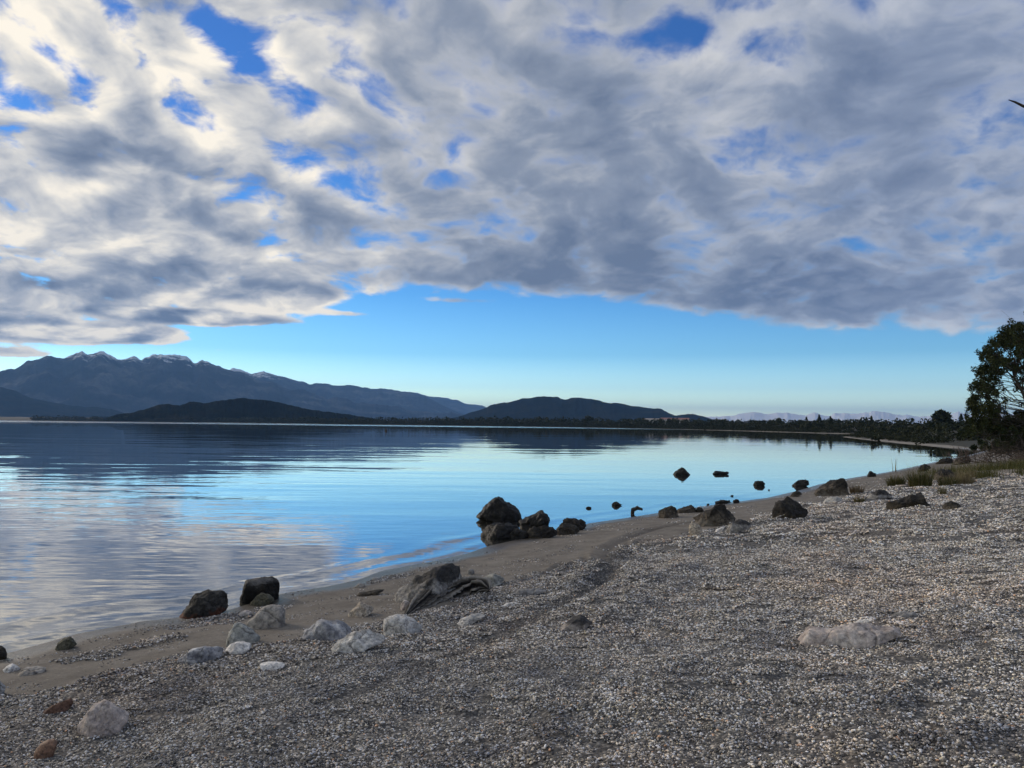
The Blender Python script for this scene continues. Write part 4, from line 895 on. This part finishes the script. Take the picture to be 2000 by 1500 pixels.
# ------------------------------------------------------------------ the big tree on the right
def shore_tree():
    rng = np.random.default_rng(12); D = 44.0; k = D / F
    def w(px, py, dy=0.0):
        d = ray(px, py); t = (D + dy) / d[1]; return CAM + d * t
    base = at(2045, 901); base = np.array([w(2045, 900)[0], D, terrain(w(2045, 900)[0], D)])
    root = empty('shore_tree', base, 'large dark shaggy tree on the shore bank at the right edge', 'tree')
    tp = Pile(); twigs = Pile(); cl = []; 
    trunk_top = w(2040, 700)
    path, (V, Fc) = limb(base - [0, 0, .3], trunk_top, .24, .07, rng, .05, 10, 10); tp.add(V - base, Fc)
    path2, (V, Fc) = limb(base + [.3, .2, -.3], w(2085, 660, 1.0), .20, .06, rng, .06, 10, 10); tp.add(V - base, Fc)
    path3, (V, Fc) = limb(base + [-.2, -.1, -.2], w(1985, 715, -.6), .17, .05, rng, .06, 10, 9); tp.add(V - base, Fc)
    tp.build('trunk', mbk, root)
    # clumps of foliage: image-side outline of the crown, given its own depth
    spots = [(2000,648,20),(1975,660,18),(1958,672,20),(1945,690,18),(1925,690,10),(1990,675,26),(2015,665,30),(1940,715,20),(1960,705,22),(1930,728,18),(1985,712,17),(1918,740,16),(1942,745,15),(1925,752,14),(1912,768,14),(1935,772,16),(1903,790,12),(1915,800,18),(1900,786,8),(1935,800,17),(1925,820,22),(1950,825,24),(1910,835,16),(1975,835,24),(2000,820,24),(1935,838,13),(1965,842,12),(1995,838,16),(2030,835,28),(2000,752,13),(2030,700,34),(2060,660,34),(2090,690,36),(2040,760,28),(2080,760,36),(2110,730,36),(2060,820,34),(2100,820,36),(2040,655,24),(2075,645,24),(1952,668,8),(1985,642,8),(1902,800,7)]
    for px, py, r in spots:
        for j in range(3):
            dd = rng.normal() * 1.1
            c = w(px + rng.normal() * r * .35, py + rng.normal() * r * .35, dd); cl.append((c, r * k))
    br = Pile()
    for c, r in cl:
        tr = [path, path2, path3][rng.integers(3)]; hi = np.clip((c[2] - .8 - base[2]) / (trunk_top[2] - base[2]), .12, .95)
        s0 = tr[int(hi * 9)]
        pth, (V, Fc) = limb(s0, c, .032, .010, rng, .10, 6, 5); br.add(V - base, Fc)
        for j in range(4):
            e = c + rng.normal(size=3) * r * .8; _, (V, Fc) = limb(pth[-2], e, .010, .004, rng, .1, 4, 4); br.add(V - base, Fc)
    for k_ in range(26):                                            # low bare limbs reaching out to the left
        s0 = [path, path3][k_ % 2][1 + k_ % 3]; e = w(1925 + rng.random() * 90, 852 + rng.random() * 42, rng.normal() * 1.2)
        pth, (V, Fc) = limb(s0, e, .040, .010, rng, .14, 8, 5); br.add(V - base, Fc)
        for j in range(6):
            q = pth[3 + j % 5]; d = rng.normal(size=3) * .5 + (e - s0) / np.linalg.norm(e - s0) * .6 + [0, 0, .15]
            _, (V, Fc) = limb(q, q + d * .9, .012, .004, rng, .12, 5, 4); br.add(V - base, Fc)
    br.build('branch', mbk, root)
    lf = Pile()
    for c, r in cl:
        nsub = max(4, int(8.5 * (r / .5) ** 1.6)); sub = c - base + rng.normal(size=(nsub, 3)) * r * np.array([.55, .6, .5])
        V, Fc = leaf_faces(sub, .052, rng, 38, np.array([.16, .16, .20]), 1.5); lf.add(V, Fc)
    lf.build('crown', m_leaf, root, smooth=False)
shore_tree()
def dark_bush(px, py, wpx, hpx, D, label, seed):
    rng = np.random.default_rng(seed + 90); d = ray(px, py); t = D / d[1]; p = CAM + d * t; p[2] = max(terrain(p[0], p[1]), .2); k = D / F
    root = empty('dark_bush', p, label, 'bush', 'dark bushes behind the shore tree')
    st = Pile()
    n = 40; c = crown_pts(rng, n) * np.array([wpx * k * .5, wpx * k * .4, hpx * k * .5]) * (rng.random((n, 1)) ** .4); c[:, 2] = np.abs(c[:, 2]) * 1.5 + .2
    for q in c: _, (V, Fc) = limb((0, 0, -.2), q, .05, .012, rng, .1, 5, 5); st.add(V, Fc)
    st.build('stem', mbk, root)
    V, Fc = leaf_faces(c, .10 + .0006 * D, rng, 130, np.array([.16, .16, .16]) * hpx * k, 1.3); meshobj('foliage', V, Fc, m_leaf, root, False)
dark_bush(1955, 862, 110, 34, 75, 'dark bush low behind the shore tree at the left', 1)
dark_bush(2040, 862, 110, 50, 70, 'dark bush low behind the shore tree at the frame edge', 2)
dark_bush(1908, 864, 90, 26, 130, 'dark bush on the point across the water left of the tree', 3)

# a bare twig of a tree standing close by, outside the frame to the right
def leaning_tree():
    rng = np.random.default_rng(31); D = 9.0
    def w(px, py, dy=0.0):
        d = ray(px, py); return CAM + d * ((D + dy) / d[1])
    bx = 8.6; base = np.array([bx, D, float(terrain(bx, D))])
    root = empty('leaning_tree', base, 'tree outside the right edge whose bare twig tip pokes into the sky', 'tree')
    V_, p = Pile(), None
    path, (V, Fc) = limb(base - [0, 0, .3], np.array([8.4, D + .2, 5.2]), .17, .07, rng, .05, 10, 10); V_.add(V - base, Fc); V_.build('trunk', mbk, root)
    br = Pile(); tip = w(1970, 195); mid = w(1998, 207, .02); mid2 = w(2060, 232, .1)
    pts = np.array([path[-2], mid2 * .5 + path[-2] * .5 + [0, 0, .1], mid2, mid, w(1982, 199, .01), tip])
    V, Fc = tube(pts, [.045, .026, .018, .016, .012, .005], 7); br.add(V - base, Fc)
    for j in range(8):
        e = path[-1] + rng.normal(size=3) * [.4, .5, .4] + [.7, .3, .6]; _, (V, Fc) = limb(path[-1 - j % 4], e, .035, .008, rng, .1, 6, 6); br.add(V - base, Fc)
    br.build('branch', mbk, root)
leaning_tree()

# ------------------------------------------------------------------ gravel: pebbles in their thousands
def ico(sub):
    import bmesh
    bm = bmesh.new(); bmesh.ops.create_icosphere(bm, subdivisions=sub, radius=1.0)
    v = np.array([x.co[:] for x in bm.verts]); f = np.array([[q.index for q in x.verts] for x in bm.faces]); bm.free(); return v, f
IV, IF = ico(1)
pal = 3.0 * np.array((1.04, 1.01, .935)) * np.array([(.055, .055, .060), (.085, .085, .088), (.12, .117, .112), (.16, .152, .145), (.21, .20, .188), (.28, .265, .245), (.36, .34, .315), (.50, .475, .44), (.19, .145, .115), (.26, .20, .16), (.62, .60, .56)])
pal = np.minimum(.40 * (pal / .40) ** 1.5, .85)
pw = np.array([.21, .17, .13, .12, .12, .095, .065, .042, .014, .010, .010])
pebcol = bpy.data.collections.new('pebble_sources')
def pebble_cluster(i, n, rad, smin, smax):
    rng = np.random.default_rng(500 + i)
    a = rng.random(n) * 6.283; r = rad * np.sqrt(rng.random(n))
    c = np.stack([r * np.cos(a), r * np.sin(a), rng.random(n) * smin * .5 - smin * .15], -1)
    s = smin + (smax - smin) * rng.random(n) ** 2.2
    V = IV[None] * (1 + .35 * (rng.random((n, len(IV), 1)) - .5))
    V = V * np.stack([1 + .35 * rng.random(n), .75 + .3 * rng.random(n), .45 + .35 * rng.random(n)], -1)[:, None] * s[:, None, None] * .5
    th_ = rng.random(n) * 6.283; cth, sth = np.cos(th_)[:, None], np.sin(th_)[:, None]
    tl_ = rng.normal(size=n)[:, None] * .35
    x, y, z = V[..., 0], V[..., 1], V[..., 2]
    x, z = x * np.cos(tl_) + z * np.sin(tl_), -x * np.sin(tl_) + z * np.cos(tl_)
    V = np.stack([x * cth - y * sth, x * sth + y * cth, z], -1) + c[:, None]
    Fc = (IF[None] + len(IV) * np.arange(n)[:, None, None]).reshape(-1, 3)
    me = bpy.data.meshes.new('pebble_patch')
    o = bpy.data.objects.new('pebble_patch', me)
    me.from_pydata(V.reshape(-1, 3).tolist(), [], Fc.tolist()); me.polygons.foreach_set('use_smooth', np.ones(len(Fc), bool)); me.materials.append(mp)
    col = pal[rng.choice(len(pal), n, p=pw / pw.sum())] * (.8 + .4 * rng.random((n, 1)))
    cattr(o, 'Col', np.repeat(col, len(IV), axis=0))
    pebcol.objects.link(o)
NV = 12
for i in range(NV): pebble_cluster(i, 150, .17, .011, .032)
for i in range(NV): pebble_cluster(100 + i, 26, .17, .010, .024)
pw = np.array([.45, .25, .12, .06, .05, .03, .02, .01, .005, .0, .0]); NDK = 5
for i in range(NDK): pebble_cluster(200 + i, 150, .15, .010, .024)          # thin scatter for the sand
def scatter():
    rng = np.random.default_rng(77); P, Rr, Sc, Ix = [], [], [], []
    def zone(r0, r1, step, scale, a0=-40, a1=40):
        xs = np.arange(-r1, r1, step); gx, gy = np.meshgrid(xs, np.arange(1, r1, step)); x = gx.ravel() + (rng.random(gx.size) - .5) * step; y = gy.ravel() + (rng.random(gx.size) - .5) * step
        r = np.hypot(x, y); a = np.degrees(np.arctan2(x, y)); k = (r >= r0) & (r < r1) & (a > a0) & (a < a1); x, y = x[k], y[k]
        z, gm, rt_, d = ground_full(x, y)
        dense = gm > .45; sparse = (~dense) & (d > .15) & (rng.random(len(x)) < .22)
        rutted = dense & (rt_ > .20) & (rng.random(len(x)) < .92); dense = dense & ~rutted
        for m_, off, nv in ((dense, 0, NV), (sparse, NV, NV), (rutted, 2 * NV, NDK)):
            xx, yy, zz = x[m_], y[m_], z[m_]
            e = .06; zx = (ground_full(xx + e, yy)[0] - ground_full(xx - e, yy)[0]) / (2 * e); zy = (ground_full(xx, yy + e)[0] - ground_full(xx, yy - e)[0]) / (2 * e)
            for q in range(len(xx)):
                n = Vector((-zx[q], -zy[q], 1)).normalized(); qt = Vector((0, 0, 1)).rotation_difference(n)
                from mathutils import Quaternion
                eu = (qt @ Quaternion((0, 0, 1), rng.random() * 6.283)).to_euler(); Rr.append(eu[:]); P.append((xx[q], yy[q], zz[q])); Sc.append(scale * (.85 + .3 * rng.random())); Ix.append(int(rng.integers(nv)) + off)
    zone(2.2, 7.5, .14, .68); zone(7.5, 14, .17, .88); zone(14, 24, .33, 1.35); zone(24, 44, .55, 2.0)
    return np.array(P), np.array(Rr), np.array(Sc), np.array(Ix)
gp, gr_, gs, gi = scatter()
me = bpy.data.meshes.new('gravel'); me.vertices.add(len(gp)); me.vertices.foreach_set('co', gp.astype(np.float32).ravel())
for nm, ty, arr in (('rot', 'FLOAT_VECTOR', gr_), ('scl', 'FLOAT', gs), ('idx', 'INT', gi)):
    a = me.attributes.new(nm, ty, 'POINT'); a.data.foreach_set('vector' if ty == 'FLOAT_VECTOR' else 'value', arr.astype(np.int32 if ty == 'INT' else np.float32).ravel())
gravel = bpy.data.objects.new('gravel', me); COL.objects.link(gravel); tag(gravel, 'grey and white pebbles covering the upper beach', None, None, 'stuff')
ng = bpy.data.node_groups.new('pebble_scatter', 'GeometryNodeTree')
ng.interface.new_socket('Geometry', in_out='INPUT', socket_type='NodeSocketGeometry'); ng.interface.new_socket('Geometry', in_out='OUTPUT', socket_type='NodeSocketGeometry')
gi_, go_ = ng.nodes.new('NodeGroupInput'), ng.nodes.new('NodeGroupOutput')
ci = ng.nodes.new('GeometryNodeCollectionInfo'); ci.inputs['Collection'].default_value = pebcol; ci.inputs['Separate Children'].default_value = True; ci.inputs['Reset Children'].default_value = True
ip = ng.nodes.new('GeometryNodeInstanceOnPoints'); ip.inputs['Pick Instance'].default_value = True
def named(nm, ty):
    n = ng.nodes.new('GeometryNodeInputNamedAttribute'); n.data_type = ty; n.inputs['Name'].default_value = nm; return n.outputs[0]
L = ng.links
L.new(gi_.outputs[0], ip.inputs['Points']); L.new(ci.outputs[0], ip.inputs['Instance']); L.new(named('idx', 'INT'), ip.inputs['Instance Index'])
e2r = ng.nodes.new('FunctionNodeEulerToRotation'); L.new(named('rot', 'FLOAT_VECTOR'), e2r.inputs[0]); L.new(e2r.outputs[0], ip.inputs['Rotation'])
L.new(named('scl', 'FLOAT'), ip.inputs['Scale']); L.new(ip.outputs[0], go_.inputs[0])
md = gravel.modifiers.new('pebbles', 'NODES'); md.node_group = ng
